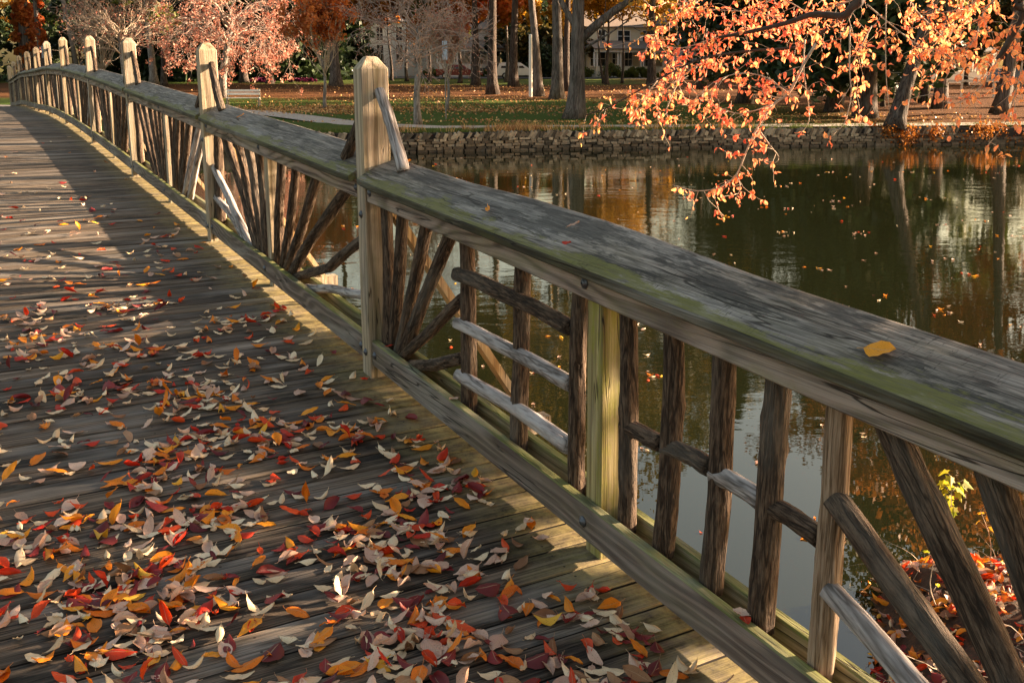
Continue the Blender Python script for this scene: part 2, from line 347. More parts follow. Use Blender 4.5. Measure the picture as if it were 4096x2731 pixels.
cov = rng_map(n, l, mth(n, l, 'SUBTRACT', mth(n, l, 'ADD', mth(n, l, 'MULTIPLY', fn, .7), mth(n, l, 'MULTIPLY', fn2, .3)), mth(n, l, 'MULTIPLY', mth(n, l, 'SUBTRACT', litx, .5), .36)), .58, .42)
gr = ramp(n, l, noise(n, l, v, 30, 4, .7), [(.3, (.026, .055, .010)), (.7, (.10, .15, .028))])
lt = ramp(n, l, noise(n, l, v, 14, 4, .85), [(.30, (.035, .014, .007)), (.5, (.115, .046, .020)), (.64, (.22, .10, .04)), (.78, (.48, .30, .14))])
l.new(mix(n, l, cov, gr, lt), b.inputs['Base Color']); b.inputs['Roughness'].default_value = .95; b.inputs['Specular IOR Level'].default_value = .1
bump(n, l, noise(n, l, v, 12, 5, .8), b, .08)
V, F = ground_mesh()
tag(link('ground', mesh('ground', V, F, m, True)), kind='structure')
def ribbon(name, pts, w, mat, lift, kind='structure', crown=0.0):
    V = []; F = []; P = []
    for i in range(len(pts) - 1):
        for k in range(8):
            t = k / 8; P.append((pts[i][0] * (1 - t) + pts[i + 1][0] * t, pts[i][1] * (1 - t) + pts[i + 1][1] * t))
    P.append(pts[-1])
    for i, p in enumerate(P):
        q0 = P[max(0, i - 1)]; q1 = P[min(len(P) - 1, i + 1)]; d = Vector((q1[0] - q0[0], q1[1] - q0[1])).normalized(); nrm = Vector((-d.y, d.x))
        for k in (-1, -.5, 0, .5, 1):
            x = p[0] + nrm.x * w / 2 * k; y = p[1] + nrm.y * w / 2 * k
            V.append((x, y, gz(x, y) + lift + .05 + (-.03 if abs(k) == 1 else 0)))
    for i in range(len(P) - 1):
        for k in range(4): F.append((i * 5 + k, (i + 1) * 5 + k, (i + 1) * 5 + k + 1, i * 5 + k + 1))
    return tag(link(name, mesh(name, V, np.array(F), mat, True)), kind=kind)
m, n, l, b = newmat('worn_gravel_path')
tc = N(n, 'TexCoord'); v = tc.outputs['Object']
c = ramp(n, l, noise(n, l, v, 18, 5, .8), [(.3, (.30, .25, .21)), (.65, (.50, .44, .39))])
c = mix(n, l, rng_map(n, l, noise(n, l, v, 9, 4, .8), .56, .60), c, (.26, .12, .05))
l.new(c, b.inputs['Base Color']); b.inputs['Roughness'].default_value = .95
ribbon('path', [(-60, 60), (-40, 56), (-22, 52.5), (-14.26, 49.2), (-11, 45), (-8.3, 41.3), (-4.5, 38.7), (0, 39.2), (7, 40.1), (16.8, 41.6), (30, 44.0), (60, 47.5)], 1.7, m, .01)
M['asphalt'] = simple('asphalt_street', (.06, .058, .056), .9, noisy=.2, nscale=3)
ribbon('street', [(-200, 112), (0, 111), (200, 114)], 7, M['asphalt'], .02)

m, n, l, b = newmat('pond_water')
tc = N(n, 'TexCoord'); v = tc.outputs['Object']
b.inputs['Base Color'].default_value = (.010, .012, .005, 1); b.inputs['Roughness'].default_value = .0; b.inputs['IOR'].default_value = 1.78
w1 = noise(n, l, mapping(n, l, v, (1.2, 2.6, 1)), 1.0, 2, .5); w2 = noise(n, l, mapping(n, l, v, (4.5, 9, 1)), 1.0, 3, .55)
area = rng_map(n, l, noise(n, l, mapping(n, l, v, (.10, .16, 1)), 1, 2, .5), .38, .60, .12, 1.0)
s = N(n, 'SeparateXYZ'); l.new(v, s.inputs[0]); calm = rng_map(n, l, s.outputs[1], 6.5, 13, .05, 1.0)
h = mth(n, l, 'MULTIPLY', mth(n, l, 'MULTIPLY', mth(n, l, 'ADD', mth(n, l, 'MULTIPLY', w1, .8), mth(n, l, 'MULTIPLY', w2, .25)), area), calm)
bump(n, l, h, b, .009)
M['water'] = m
tag(link('water', mesh('water', [(-200, -60, 0), (200, -60, 0), (200, 60, 0), (-200, 60, 0)], np.array([(0, 1, 2, 3)]), m)), kind='structure')

# ---------------------------------------------------------------- footbridge
A = R(30.2209); D0 = 1.6493
nv = Vector((math.cos(A), math.sin(A), 0)); tv = Vector((-math.sin(A), math.cos(A), 0))
bridge = empty('footbridge', (nv.x * D0, nv.y * D0, 0), A)
tag(bridge, 'arched timber footbridge with rustic log railing and plank deck over pond', 'footbridge')
SP = np.array([-8, 0, 2.65, 4.658, 8.366, 12.534, 16.537, 20.793, 24.692, 28.406, 32.269, 36.483, 40.625, 46])
ZP = np.array([-2.03, -1.714, -1.607, -1.527, -1.391, -1.256, -1.134, -1.051, -1.042, -1.106, -1.165, -1.242, -1.415, -1.60]) + 3
TP = np.gradient(ZP, SP)
def dk(s_):
    i = int(np.clip(np.searchsorted(SP, s_) - 1, 0, len(SP) - 2)); h_ = SP[i + 1] - SP[i]; t = (s_ - SP[i]) / h_
    return float((2 * t**3 - 3 * t**2 + 1) * ZP[i] + (t**3 - 2 * t**2 + t) * h_ * TP[i] + (-2 * t**3 + 3 * t**2) * ZP[i + 1] + (t**3 - t**2) * h_ * TP[i + 1])
# deck planks: single boards with eased edges and gaps, one part
def deck():
    V = []; F = []; At = []; FM = []; AC = []; s_ = -3.0; i = 0
    while s_ < 45.5:
        w = .139 + rng.uniform(-.003, .003); r_ = rng.random()
        x1 = .30 + rng.uniform(-.012, .012); x0 = -3.5
        xs = np.linspace(x0, x1, 14); dzv = rng.uniform(-.002, .002); e = .006; wob = rng.uniform(-.0012, .0012, (14, 2))
        sec = [(0, -.036), (0, -e), (e, 0), (w / 2, .0008), (w - e, 0), (w, -e), (w, -.036)]
        b0 = len(V)
        for k, x in enumerate(xs):
            for (a_, z_) in sec:
                ss = s_ + a_; V.append((x, ss + wob[k, 0], dk(s_ + w / 2) + (a_ - w / 2) * .03 + z_ + dzv + (wob[k, 1] if z_ > -.02 else 0))); At.append(r_); AC.append(a_ / w)
        m_ = len(sec)
        for k in range(13):
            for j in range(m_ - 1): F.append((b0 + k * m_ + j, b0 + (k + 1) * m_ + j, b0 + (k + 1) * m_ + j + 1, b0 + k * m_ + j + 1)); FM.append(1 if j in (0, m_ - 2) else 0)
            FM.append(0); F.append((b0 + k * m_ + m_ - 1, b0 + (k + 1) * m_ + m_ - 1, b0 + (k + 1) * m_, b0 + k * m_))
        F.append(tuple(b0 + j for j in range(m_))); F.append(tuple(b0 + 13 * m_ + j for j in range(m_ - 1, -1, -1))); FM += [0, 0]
        s_ += w + .0085
    return V, F, At, FM, AC
V, F, At, FM, AC = deck()
me = mesh('deck', V, F, [M['deck'], M['gap_shade']], attr=At, fmat=FM)
a_ = me.attributes.new('across', 'FLOAT', 'POINT'); a_.data.foreach_set('value', np.asarray(AC, dtype=np.float32))
link('deck', me, bridge)
# stringers below the deck
for x in (-3.3, -1.7, .10):
    mb = MB(); pts = [(x, s_, dk(s_) - .04 - .15) for s_ in np.linspace(-3, 45.5, 60)]
    mb.sweep([(-.04, -.15), (.04, -.15), (.04, .15), (-.04, .15)], pts); mb.build('stringer', M['post'], bridge)

S0 = [4.658, 8.366, 12.534, 16.537, 20.793, 24.692, 28.406, 32.269, 36.483, 40.625]
MAIN = [0.42] + S0 + [44.4]
PW, PT = .14, .11            # post depth across the rail, post thickness along it
def post_mesh(h):
    mb = MB(); e = .005
    def ring(z, ix, iy): return [(ix, iy + e, z), (ix + e, iy, z), (PW - ix - e, iy, z), (PW - ix, iy + e, z), (PW - ix, PT - iy - e, z), (PW - ix - e, PT - iy, z), (ix + e, PT - iy, z), (ix, PT - iy - e, z)]
    rs = [ring(-.25, 0, 0)] + [ring(z, 0, 0) for z in np.linspace(0, h - .006, 6)] + [ring(h, .003, .003), ring(h + .05, .040, .034), ring(h + .053, .048, .042)]
    V = [v for r in rs for v in r]; F = []
    for i in range(len(rs) - 1):
        for j in range(8): F.append((i * 8 + j, i * 8 + (j + 1) % 8, (i + 1) * 8 + (j + 1) % 8, (i + 1) * 8 + j))
    F.append(tuple((len(rs) - 1) * 8 + j for j in range(8))); mb.add(V, F); return mb.mesh('railing_post', M['post'])
pm = post_mesh(1.524)
def bolt_mesh():
    mb = MB(); n_ = 16
    prof = [(.019, 0), (.019, .003), (.0125, .0035), (.0115, .0075), (.008, .010), (.003, .0112)]
    V = []
    for (r_, h_) in prof:
        for j in range(n_): V.append((-h_, r_ * math.cos(2 * math.pi * j / n_), r_ * math.sin(2 * math.pi * j / n_)))
    F = [(i * n_ + j, (i + 1) * n_ + j, (i + 1) * n_ + (j + 1) % n_, i * n_ + (j + 1) % n_) for i in range(len(prof) - 1) for j in range(n_)]
    F.append(tuple((len(prof) - 1) * n_ + j for j in range(n_))); mb.add(V, F); return mb.mesh('bolt', M['bolt'], True)
bm_ = bolt_mesh()
def bolt(parent, x, s_, z, local=False):
    o = link('bolt', bm_, parent); o.location = (x, s_, z); return o

def logmesh(name, L, r0, r1, mat, seed, bend=0.0, nseg=26, ring=.026, rough=.10, sw=1.0, knots=2):
    g = np.random.default_rng(seed); nr = max(4, int(L / ring))
    th = np.linspace(0, 2 * np.pi, nseg, endpoint=False); zs = np.linspace(0, L, nr)
    ph = g.uniform(0, 6.28, 12); am = g.uniform(.3, 1, 12)
    V = []
    bd_ = g.uniform(0, 6.28); b2 = g.uniform(0, 6.28)
    kn = [(g.uniform(0, 6.28), g.uniform(.15, .85) * L) for _ in range(knots)]
    for z in zs:
        t = z / L; r_ = r0 * (1 - t) + r1 * t
        cx_ = bend * math.sin(math.pi * t) * math.cos(bd_) + .12 * bend * math.sin(3 * math.pi * t + b2)
        cy_ = bend * math.sin(math.pi * t) * math.sin(bd_) + .12 * bend * math.cos(4 * math.pi * t + b2) - .12 * bend * math.cos(b2)
        rr = np.ones(nseg)
        for k in range(6):
            rr += rough * .35 * am[k] * np.sin((k + 2) * th + ph[k] + z * (2 + 3 * k) * g_s[k % 6]) 
        rr += rough * .35 * np.sin(7 * th + 22 * z + ph[6]) * np.sin(5 * z + ph[7]) + rough * g.uniform(-.22, .22, nseg)
        for (ka, kz) in kn:
            dth = np.angle(np.exp(1j * (th - ka))); rr += .22 * np.exp(-(dth / .35) ** 2 - ((z - kz) / (r_ * .7)) ** 2)
        if t < .012 or t > .988: rr *= .95
        for a_, k_ in zip(th, rr): V.append((cx_ + r_ * k_ * math.cos(a_), cy_ + r_ * sw * k_ * math.sin(a_), z))
    F = [(i * nseg + j, i * nseg + (j + 1) % nseg, (i + 1) * nseg + (j + 1) % nseg, (i + 1) * nseg + j) for i in range(nr - 1) for j in range(nseg)]
    F.append(tuple(range(nseg - 1, -1, -1))); F.append(tuple((nr - 1) * nseg + j for j in range(nseg)))
    return mesh(name, V, F, mat, True)
g_s = [1.0, .7, 1.3, .5, 1.1, .8]
LOGC = [0]
def log(name, p0, p1, r0, r1, mat, parent=bridge, bend=.008, seed=None, label=None, **k):
    p0 = Vector(p0); p1 = Vector(p1); d = p1 - p0; LOGC[0] += 1
    me = logmesh(name, d.length, r0, r1, mat, seed or (LOGC[0] * 13 + 5), bend, **k)
    o = link(name, me, parent)
    o.matrix_local = Matrix.Translation(p0) @ d.to_track_quat('Z', 'Y').to_matrix().to_4x4() @ Matrix.Rotation(random.uniform(0, 6.28), 4, 'Z')
    if label: o['label'] = label
    return o

TOPB = (.882, .984)      # front apron under the cap, above the deck
BOTB = (.062, .190)      # kick board
def board(name, s0, s1, x0, x1, z0, z1, mat, nseg=None):
    mb = MB(); e = .005; k = nseg or max(3, int((s1 - s0) / .35)); pts = [(0, s_, dk(s_)) for s_ in np.linspace(s0, s1, k)]
    sec = [(x0 + e, z0), (x1 - e, z0), (x1, z0 + e), (x1, z1 - e), (x1 - e, z1), (x0 + e, z1), (x0, z1 - e), (x0, z0 + e)]
    n_ = 8; V = []; F = []
    for p in pts:
        w_ = rng.uniform(-.001, .001)
        for (a_, z_) in sec: V.append((a_ + w_, p[1], p[2] + z_))
    for i in range(len(pts) - 1):
        for j in range(n_): F.append((i * n_ + j, i * n_ + (j + 1) % n_, (i + 1) * n_ + (j + 1) % n_, (i + 1) * n_ + j))
    F.append(tuple(range(n_ - 1, -1, -1))); F.append(tuple((len(pts) - 1) * n_ + j for j in range(n_)))
    F = [tuple(reversed(f)) for f in F]
    mb.add(V, F); o = link(name, mesh(name, mb.V, mb.F, [mat, M['rail_top']], False, attr=mb.A, fmat=[1 if (q < (len(pts) - 1) * 8 and q % 8 in (3, 4, 5)) else 0 for q in range(len(mb.F))]), bridge); return o
# handrail cap: thick slab tilted to shed water towards the deck, edges rounded and worn
CAPSEC = [(-.038, .968), (-.043, .974), (-.045, .994), (-.042, 1.001), (-.034, 1.007), (.0, 1.025), (.05, 1.052), (.10, 1.077), (.14, 1.095), (.158, 1.101), (.168, 1.101), (.176, 1.094), (.178, 1.078), (.172, 1.067), (.10, 1.034), (-.02, .974)]
def cap(s0, s1, seed):
    g = np.random.default_rng(seed); k = max(6, int((s1 - s0) / .16)); V = []; F = []; n_ = len(CAPSEC)
    ss = np.linspace(s0, s1, k); ph = g.uniform(0, 6.28, 6)
    for i, s_ in enumerate(ss):
        e = min(i, k - 1 - i); sh = {0: .05}.get(e, 0.0)
        for j, (x, z) in enumerate(CAPSEC):
            wx = .0020 * math.sin(s_ * 2.1 + ph[0] + j * .1)
            wz = .0015 * math.sin(s_ * 2.3 + ph[2] + j * .1) + g.uniform(-.0002, .0002)
            if s0 < 4.5 and x > .04: wz -= (.024 * min(1, max(0, (2.7 - s_) / .7)) + .014 * min(1, max(0, (s_ - 3.3) / .5))) * min(1, (x - .04) / .11)
            xx = x + (.066 - x) * sh; zz = z + (1.03 - z) * sh
            V.append((xx + wx, s_, dk(s_) + zz + wz))
    for i in range(k - 1):
        for j in range(n_): F.append((i * n_ + j, (i + 1) * n_ + j, (i + 1) * n_ + (j + 1) % n_, i * n_ + (j + 1) % n_))
    F.append(tuple(range(n_))); F.append(tuple((k - 1) * n_ + j for j in range(n_ - 1, -1, -1)))
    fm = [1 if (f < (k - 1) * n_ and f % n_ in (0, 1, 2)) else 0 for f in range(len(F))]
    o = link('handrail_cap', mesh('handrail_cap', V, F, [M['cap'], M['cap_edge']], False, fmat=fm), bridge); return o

def halfspan_logs(sa, sb, flip, seed, detail):
    """fan of bark-covered logs between two uprights"""
    g = np.random.default_rng(seed); n_ = 8
    if flip is False:
        yield (.088, sb - .06, dk(sb) + .12), (.088, sb - .055, dk(sb) + .92), .037, .035, False
    foot = sb - .10 if flip else sa + .10
    for i in range(n_):
        t = (i + .5) / n_; top = sa + (sb - sa) * (.03 + .94 * t)
        wgt = .62 * g.uniform(.85, 1.05)
        bot = top * (1 - wgt) + foot * wgt + g.uniform(-.04, .04)
        x = .088 + g.uniform(-.012, .012); r_ = g.uniform(.026, .036)
        yield (x, bot, dk(bot) + .12), (x + g.uniform(-.01, .01), top, dk(top) + .92), r_, r_ * g.uniform(.85, .98), g.random() < .12
logs_total = 0; stuff_mb = []
def add_log(p0, p1, r0, r1, mat, dist, **k):
    global logs_total
    logs_total += 1
    if logs_total <= 88: return log('log_baluster', p0, p1, r0, r1, mat, **k)
    stuff_mb.append((p0, p1, r0, r1))
z_ = lambda s_, h_: dk(s_) + h_
def L2(a, b, r0, r1=None, mat='log', x=.088, bend=.008, **k):
    """a, b = (s, eye-relative height) measured points"""
    return add_log((x, a[0], a[1] + 3), (x + k.pop('dx', 0), b[0], b[1] + 3), r0, r1 or r0 * .93, M[mat], 0, bend=bend, **k)
# near half span right of the middle upright, then the next ones
L2((2.513, -1.475), (2.527, -.70), .031); L2((2.322, -1.475), (2.292, -.70), .034, bend=.012); L2((2.086, -1.48), (2.063, -.71), .036)
L2((1.872, -1.49), (1.845, -.72), .036, bend=.006); L2((1.653, -1.50), (1.636, -.72), .034, mat='log2', bend=.005)
L2((2.33, -1.112), (2.53, -1.112), .027, x=.082, ring=.02); L2((2.10, -1.106), (2.31, -1.116), .028, x=.082, ring=.02)
L2((1.88, -1.124), (2.08, -1.118), .027, mat='drift', x=.080, ring=.02); L2((1.67, -1.136), (1.875, -1.128), .028, x=.082, ring=.02)
L2((1.00, -1.43), (1.63, -1.016), .034, x=.080); L2((1.12, -1.47), (1.63, -1.250), .029, mat='drift', x=.076)
L2((.98, -1.40), (1.515, -.74), .037, x=.088, bend=.012); L2((.92, -1.36), (1.255, -.74), .036, x=.09)
# between the middle upright and the first tall post: fan, then ladder
L2((4.627, -1.40), (4.607, -.62), .031, .028); L2((4.560, -1.40), (4.372, -.62), .032, .027); L2((4.50, -1.405), (4.075, -.63), .030, .028)
L2((4.45, -1.40), (3.80, -.655), .031, .028, x=.08); L2((4.43, -1.375), (3.73, -.945), .028, .026, x=.08); L2((4.33, -1.392), (3.73, -1.20), .028, .027, x=.082, bend=.018)
L2((3.697, -1.455), (3.695, -.64), .034); L2((3.252, -1.465), (3.208, -.66), .034, bend=.010); L2((2.822, -1.475), (2.800, -.68), .030)
L2((3.745, -.842), (2.83, -.866), .031, x=.066, bend=.014, ring=.025); L2((3.745, -1.052), (2.83, -1.062), .026, .029, mat='drift', x=.064, bend=.012, ring=.025)
L2((3.745, -1.278), (2.83, -1.287), .027, .030, mat='drift', x=.064, bend=.012, ring=.025)
# beyond the tall post
L2((6.65, -1.31), (6.415, -.53), .032, .029); L2((6.53, -1.31), (6.09, -.54), .030); L2((6.46, -1.315), (5.64, -.56), .031, .029)
L2((6.35, -1.32), (5.08, -.60), .033, .032, bend=.02); L2((6.24, -1.31), (5.52, -1.125), .029, bend=.006); L2((5.54, -1.13), (4.90, -.86), .030, x=.088)
L2((6.01, -1.333), (4.84, -1.16), .026, mat='drift', bend=.025, x=.08)
L2((6.955, -1.31), (6.985, -.52), .030); L2((7.02, -1.31), (7.32, -.50), .031); L2((7.075, -1.31), (7.65, -.49), .031); L2((7.14, -1.30), (8.10, -.48), .034, bend=.02)
L2((7.22, -1.29), (8.40, -.782), .030, .027, mat='drift', bend=.02, x=.066); L2((7.345, -1.285), (8.40, -1.028), .027, .025, mat='drift', bend=.02, x=.066)
L2((8.345, -1.24), (8.28, -.46), .038); L2((6.90, -1.30), (7.05, -.51), .026, x=.10)
for i in range(2, len(MAIN) - 1):
    a_, b_ = MAIN[i] + PT, MAIN[i + 1]; mid_ = (a_ + b_) / 2
    for hf, (u, w) in enumerate(((a_, mid_ - .045), (mid_ + .045, b_))):
        for p0, p1, r0, r1, pale in halfspan_logs(u, w, hf == 0, i * 10 + hf, 2 if i < 5 else 1):
            add_log(p0, p1, r0, r1, M['drift' if pale else 'log'], 0, nseg=12 if i < 4 else 8, ring=.07 if i < 4 else .16, knots=1)
if stuff_mb:
    mb = MB(); g = np.random.default_rng(3)
    for p0, p1, r0, r1 in stuff_mb:
        P0 = Vector(p0); P1 = Vector(p1); k = 6
        mb.tube([P0.lerp(P1, t) + Vector((0, math.sin(t * 7 + r0 * 900) * .012, 0)) for t in np.linspace(0, 1, k)], [r0 + (r1 - r0) * t for t in np.linspace(0, 1, k)], 8)
    o = mb.build('distant_log_balusters', M['log'], bridge, True); o['kind'] = 'stuff'

def prop(sp, side, seed):
    """short log leaning between a tall post and the cap; side=-1 towards the camera"""
    if side < 0: top = (.088, sp - .012, z_(sp, 1.418)); bot = (.088, sp - .285, z_(sp - .285, 1.068))
    else: top = (.06, sp + PT + .012, z_(sp, 1.36)); bot = (.05, sp + PT + .30, z_(sp + .3, 1.055))
    return log('prop_log', bot, top, .029 + (seed % 3) * .002, .025, M['drift' if (seed == 0 and side < 0) else 'log'], bend=.010, ring=.02)
for i, sp in enumerate(MAIN):
    o = link('railing_post', pm, bridge); o.location = (0, sp, dk(sp)); o.rotation_euler = (R(rng.uniform(-.5, .5)) if i > 1 else 0, R(rng.uniform(-.4, .4)) if i > 1 else 0, 0)
    if i == 1:
        mb = MB(); mb.add([(.058, -.0012, 1.565), (.0605, -.0012, 1.565), (.064, -.0012, 1.40), (.067, -.0012, 1.22), (.0665, -.0012, 1.22), (.0615, -.0012, 1.40)], [(0, 1, 2, 3, 4, 5)]); mb.build('drying_crack', M['void'], o)
    if i <= 8:
        bolt(o, -.001, PT * .5, .818); bolt(o, -.001, PT * .5, .12)
    if 1 <= i <= 10:
        prop(sp, -1, i - 1); prop(sp, 1, i)
        # outrigger brace on the water side
        mb = MB(); x0, x1 = PW + .002, .95
        mb.sweep([(-.019, -.045), (.019, -.045), (.019, .045), (-.019, .045)], [(x0, sp + .055, z_(sp, .85)), (x1, sp + .055, z_(sp, -.42))], up=(0, 1, .001))
        br = mb.build('outrigger_brace', M['new_wood'], bridge)
        mb = MB(); mb.box(.0, 1.05, sp + .01, sp + .10, z_(sp, -.48), z_(sp, -.39)); mb.build('outrigger_beam', M['post'], bridge)
for i in range(len(MAIN) - 1):
    a_, b_ = MAIN[i] + PT + .002, MAIN[i + 1] - .002; ms = 2.615 if i == 0 else (6.66 if i == 1 else (a_ + b_) / 2 - .045)
    f = board('front_top_board', a_, b_, .012, .050, TOPB[0], TOPB[1] + .003, M['rail_front'])
    r_ = board('rear_top_board', a_, b_, .132, .168, TOPB[0], 1.045, M['rail_rear'])
    f2 = board('front_kick_board', a_, b_, .012, .050, BOTB[0], BOTB[1], M['kick'])
    r2 = board('rear_kick_board', a_, b_, .132, .168, BOTB[0] - .01, BOTB[1] - .01, M['rail_rear'])
    if i <= 6:
        for s_ in (a_ + .04, ms + .045, b_ - .04): bolt(f, .011, s_, dk(s_) + .934); bolt(f2, .011, s_, dk(s_) + .125)
    cap(a_, b_, i + 1)
    mb = MB(); e = .004; zb = dk(ms) - .02; zt = dk(ms) + 1.0
    mb.sweep([(-.04 + e, -.045), (.04 - e, -.045), (.04, -.045 + e), (.04, .045 - e), (.04 - e, .045), (-.04 + e, .045), (-.04, .045 - e), (-.04, -.045 + e)], [(.091, ms + .045, zb), (.091, ms + .045, zt)], up=(0, 1, 0))
    mb.build('middle_upright', M['mossy_post' if i == 0 else 'post'], bridge)
# piles holding the bridge
for s_ in (4.7, 12.5, 20.8, 28.4, 36.5):
    for x in (-3.2, -1.6, .05):
        log('pile', (x, s_, -.6), (x, s_, dk(s_) - .33), .13, .12, M['log'], bend=.01, ring=.2, nseg=14)

# ---------------------------------------------------------------- fallen leaves
def leaf_mesh(name, L, W, cup, bend_, twist, mat, seed, stem=True, lobes=0):
    g = np.random.default_rng(seed); nu, nw = 8, 5; V = []; UV = []; F = []
    for i in range(nu):
        u = i / (nu - 1); w = W * (math.sin(math.pi * u ** .85)) ** .75 * (1 + .06 * math.sin(9 * u + seed)) if 0 < i < nu - 1 else W * .03
        if lobes: w *= 1 + .45 * math.sin(u * math.pi * lobes)
        asym = .10 * math.sin(4 * u + seed * 1.7)
        for j in range(nw):
            v_ = j / (nw - 1) * 2 - 1; a_ = v_ * cup * (1 + .35 * math.sin(3 * u + seed)); x = w / 2 * v_ if cup == 0 else (w / 2 / cup) * math.sin(a_)
            z = (w / 2 / abs(cup)) * (1 - math.cos(a_)) * (1 if cup > 0 else -1) if cup else 0
            b_ = bend_ * (u - .5); y = L * (u - .5) * (1 - .12 * b_ * b_); z += L * bend_ * (u - .5) ** 2 * .9
            tw = twist * (u - .5); x, z = x * math.cos(tw) - z * math.sin(tw), x * math.sin(tw) + z * math.cos(tw)
            z += .0022 * math.sin(7 * u + 3 * v_ + seed) + .0014 * v_ * v_ * math.sin(19 * u + seed * 2)
            V.append((x, y, z)); UV.append((v_ * .5 + .5, u))
    for i in range(nu - 1):
        for j in range(nw - 1): F.append((i * nw + j, i * nw + j + 1, (i + 1) * nw + j + 1, (i + 1) * nw + j))
    if stem:
        b0 = len(V); c0 = V[nw // 2]; q = .0007
        pts = [Vector(c0) + Vector((0, -L * .16 * t + 0, .004 * t * math.sin(seed) + .004 * t * t)) + Vector((.006 * t * t * math.cos(seed), 0, 0)) for t in (0, .5, 1)]
        for p in pts:
            V += [(p.x - q, p.y, p.z), (p.x + q, p.y, p.z), (p.x, p.y, p.z + q * 1.6)]; UV += [(.5, 0)] * 3
        for k in range(2):
            for j in range(3): F.append((b0 + k * 3 + j, b0 + k * 3 + (j + 1) % 3, b0 + (k + 1) * 3 + (j + 1) % 3, b0 + (k + 1) * 3 + j))
    zmin = min(v[2] for v in V); V = [(v[0], v[1], v[2] - zmin) for v in V]
    return mesh(name, V, F, mat, True, uv=UV)
KINDS = [('lf_cream', .33, 'pale cream'), ('lf_pink', .20, 'pinkish tan'), ('lf_orange', .18, 'bright orange'), ('lf_red', .15, 'bright red'), ('lf_dark', .13, 'dark crimson'), ('lf_brown', .07, 'dull brown'), ('lf_yellow', .015, 'golden yellow')]
LM = {}
for k, _, _n in KINDS:
    LM[k] = []
    for q in range(9):
        g = np.random.default_rng(len(LM) * 31 + q)
        L_ = g.uniform(.042, .092); cup = g.choice([-1, 1], p=[.6, .4]) * g.uniform(.2, 1.7); be = g.uniform(-.5, .9)
        LM[k].append(leaf_mesh('fallen_leaf', L_, L_ * g.uniform(.42, .68), cup, be, g.uniform(-.9, .9), M[k], q + 3 * len(LM)))
names = [k for k, _, _ in KINDS]; probs = np.array([p for _, p, _ in KINDS]); probs /= probs.sum()
desc = {k: d for k, _, d in KINDS}
bw = Matrix.Translation(bridge.location) @ Matrix.Rotation(A, 4, 'Z')
def dens(s_, d_):
    base = 500 if s_ < 3.0 else 500 * math.exp(-(s_ - 3.0) / 2.3) + (30 if s_ < 9 else (12 if s_ < 12 else 3))
    if d_ > -.25: base *= .55
    return base
pts = []
cl = [(rng.uniform(.8, 7), rng.uniform(-3, .0)) for _ in range(60)]
for _ in range(260000):
    s_ = .9 + 17 * rng.random() ** 1.6; d_ = rng.uniform(-3.0, -.03)
    pdf = (1 / 1.6) * ((s_ - .9) / 17 + 1e-4) ** (1 / 1.6 - 1) / 17
    near = min((s_ - c[0]) ** 2 + (d_ - c[1]) ** 2 for c in cl)
    k = .38 + 1.5 * math.exp(-near / .035)
    want = dens(s_, d_) * k * 2.97 / pdf / 260000
    if rng.random() < want: pts.append((s_, d_))
cand = []
for (s_, d_) in pts:
    kd = str(rng.choice(names, p=probs)); me = LM[kd][rng.integers(9)]
    up = rng.random(); tilt = rng.normal(0, .16) if up < .8 else rng.normal(0, .55)
    wv = bw @ Vector((d_, s_, dk(s_)))
    mw = Matrix.Translation((d_, s_, dk(s_) + .0025 + .004 * rng.random())) @ Matrix.Rotation(rng.uniform(0, 6.28), 4, 'Z') @ Matrix.Rotation(tilt, 4, 'X') @ Matrix.Rotation(rng.normal(0, .12), 4, 'Y')
    # lift so that the lowest point touches the planks
    vs = np.array([v.co for v in me.vertices]); mm = np.array(mw.to_3x3()); zl = (vs @ mm.T)[:, 2].min()
    mw = Matrix.Translation((0, 0, -zl)) @ mw
    vx = cam.matrix_world.inverted() @ wv; px = 4036.6 / 4096 * vx.x / -vx.z + .04135; py = 4036.6 / 4096 * vx.y / -vx.z + .08467
    cand.append((abs(px) < .505 and abs(py) < .34, wv.length, kd, me, mw))
cand.sort(key=lambda c: (not c[0], (Vector((0, 0, 3)) - (bw @ c[4]).translation).length))
n_ind = 0; sv_, sf_, suv, sat, sfm = [], [], [], [], []
for vis, _, kd, me, mw in cand:
    W = bw @ mw
    if vis and n_ind < 292:
        o = bpy.data.objects.new('fallen_leaf', me); col.objects.link(o); o.matrix_world = W
        tag(o, desc[kd] + ' fallen leaf lying curled on the bridge planks', 'leaf', desc[kd] + ' leaves on the bridge deck'); n_ind += 1
    else:
        b0 = len(sv_); r_ = rng.random()
        for v in me.vertices: sv_.append(tuple(W @ v.co)); suv.append((0, 0)); sat.append(r_)
        for p in me.polygons: sf_.append([b0 + i for i in p.vertices]); sfm.append(names.index(kd))
if sv_:
    o = link('scattered_leaves', mesh('scattered_leaves', sv_, sf_, [M[k] for k in names], True, attr=sat, fmat=sfm))
    tag(o, 'many small fallen leaves scattered further along the bridge deck', 'leaves', kind='stuff')
def rail_leaf(d_, s_, h_, kd, L_, rz, lab, cup=.3, tilt=.5, be=.2):
    me = leaf_mesh('fallen_leaf', L_, L_ * .56, cup, be, .1, M[kd], int(L_ * 1000) + int(s_ * 10))
    o = bpy.data.objects.new('fallen_leaf', me); col.objects.link(o)
    o.matrix_world = bw @ Matrix.Translation((d_, s_, dk(s_) + h_)) @ Matrix.Rotation(-tilt, 4, 'Y') @ Matrix.Rotation(rz, 4, 'Z')
    tag(o, lab, 'leaf')
rail_leaf(.030, 1.475, 1.052, 'lf_gold', .074, R(200), 'large flat yellow-orange leaf on the handrail nearest the camera', .12)
rail_leaf(.02, 3.36, 1.055, 'lf_orange', .045, R(150), 'small orange leaf on the handrail below the first tall post')
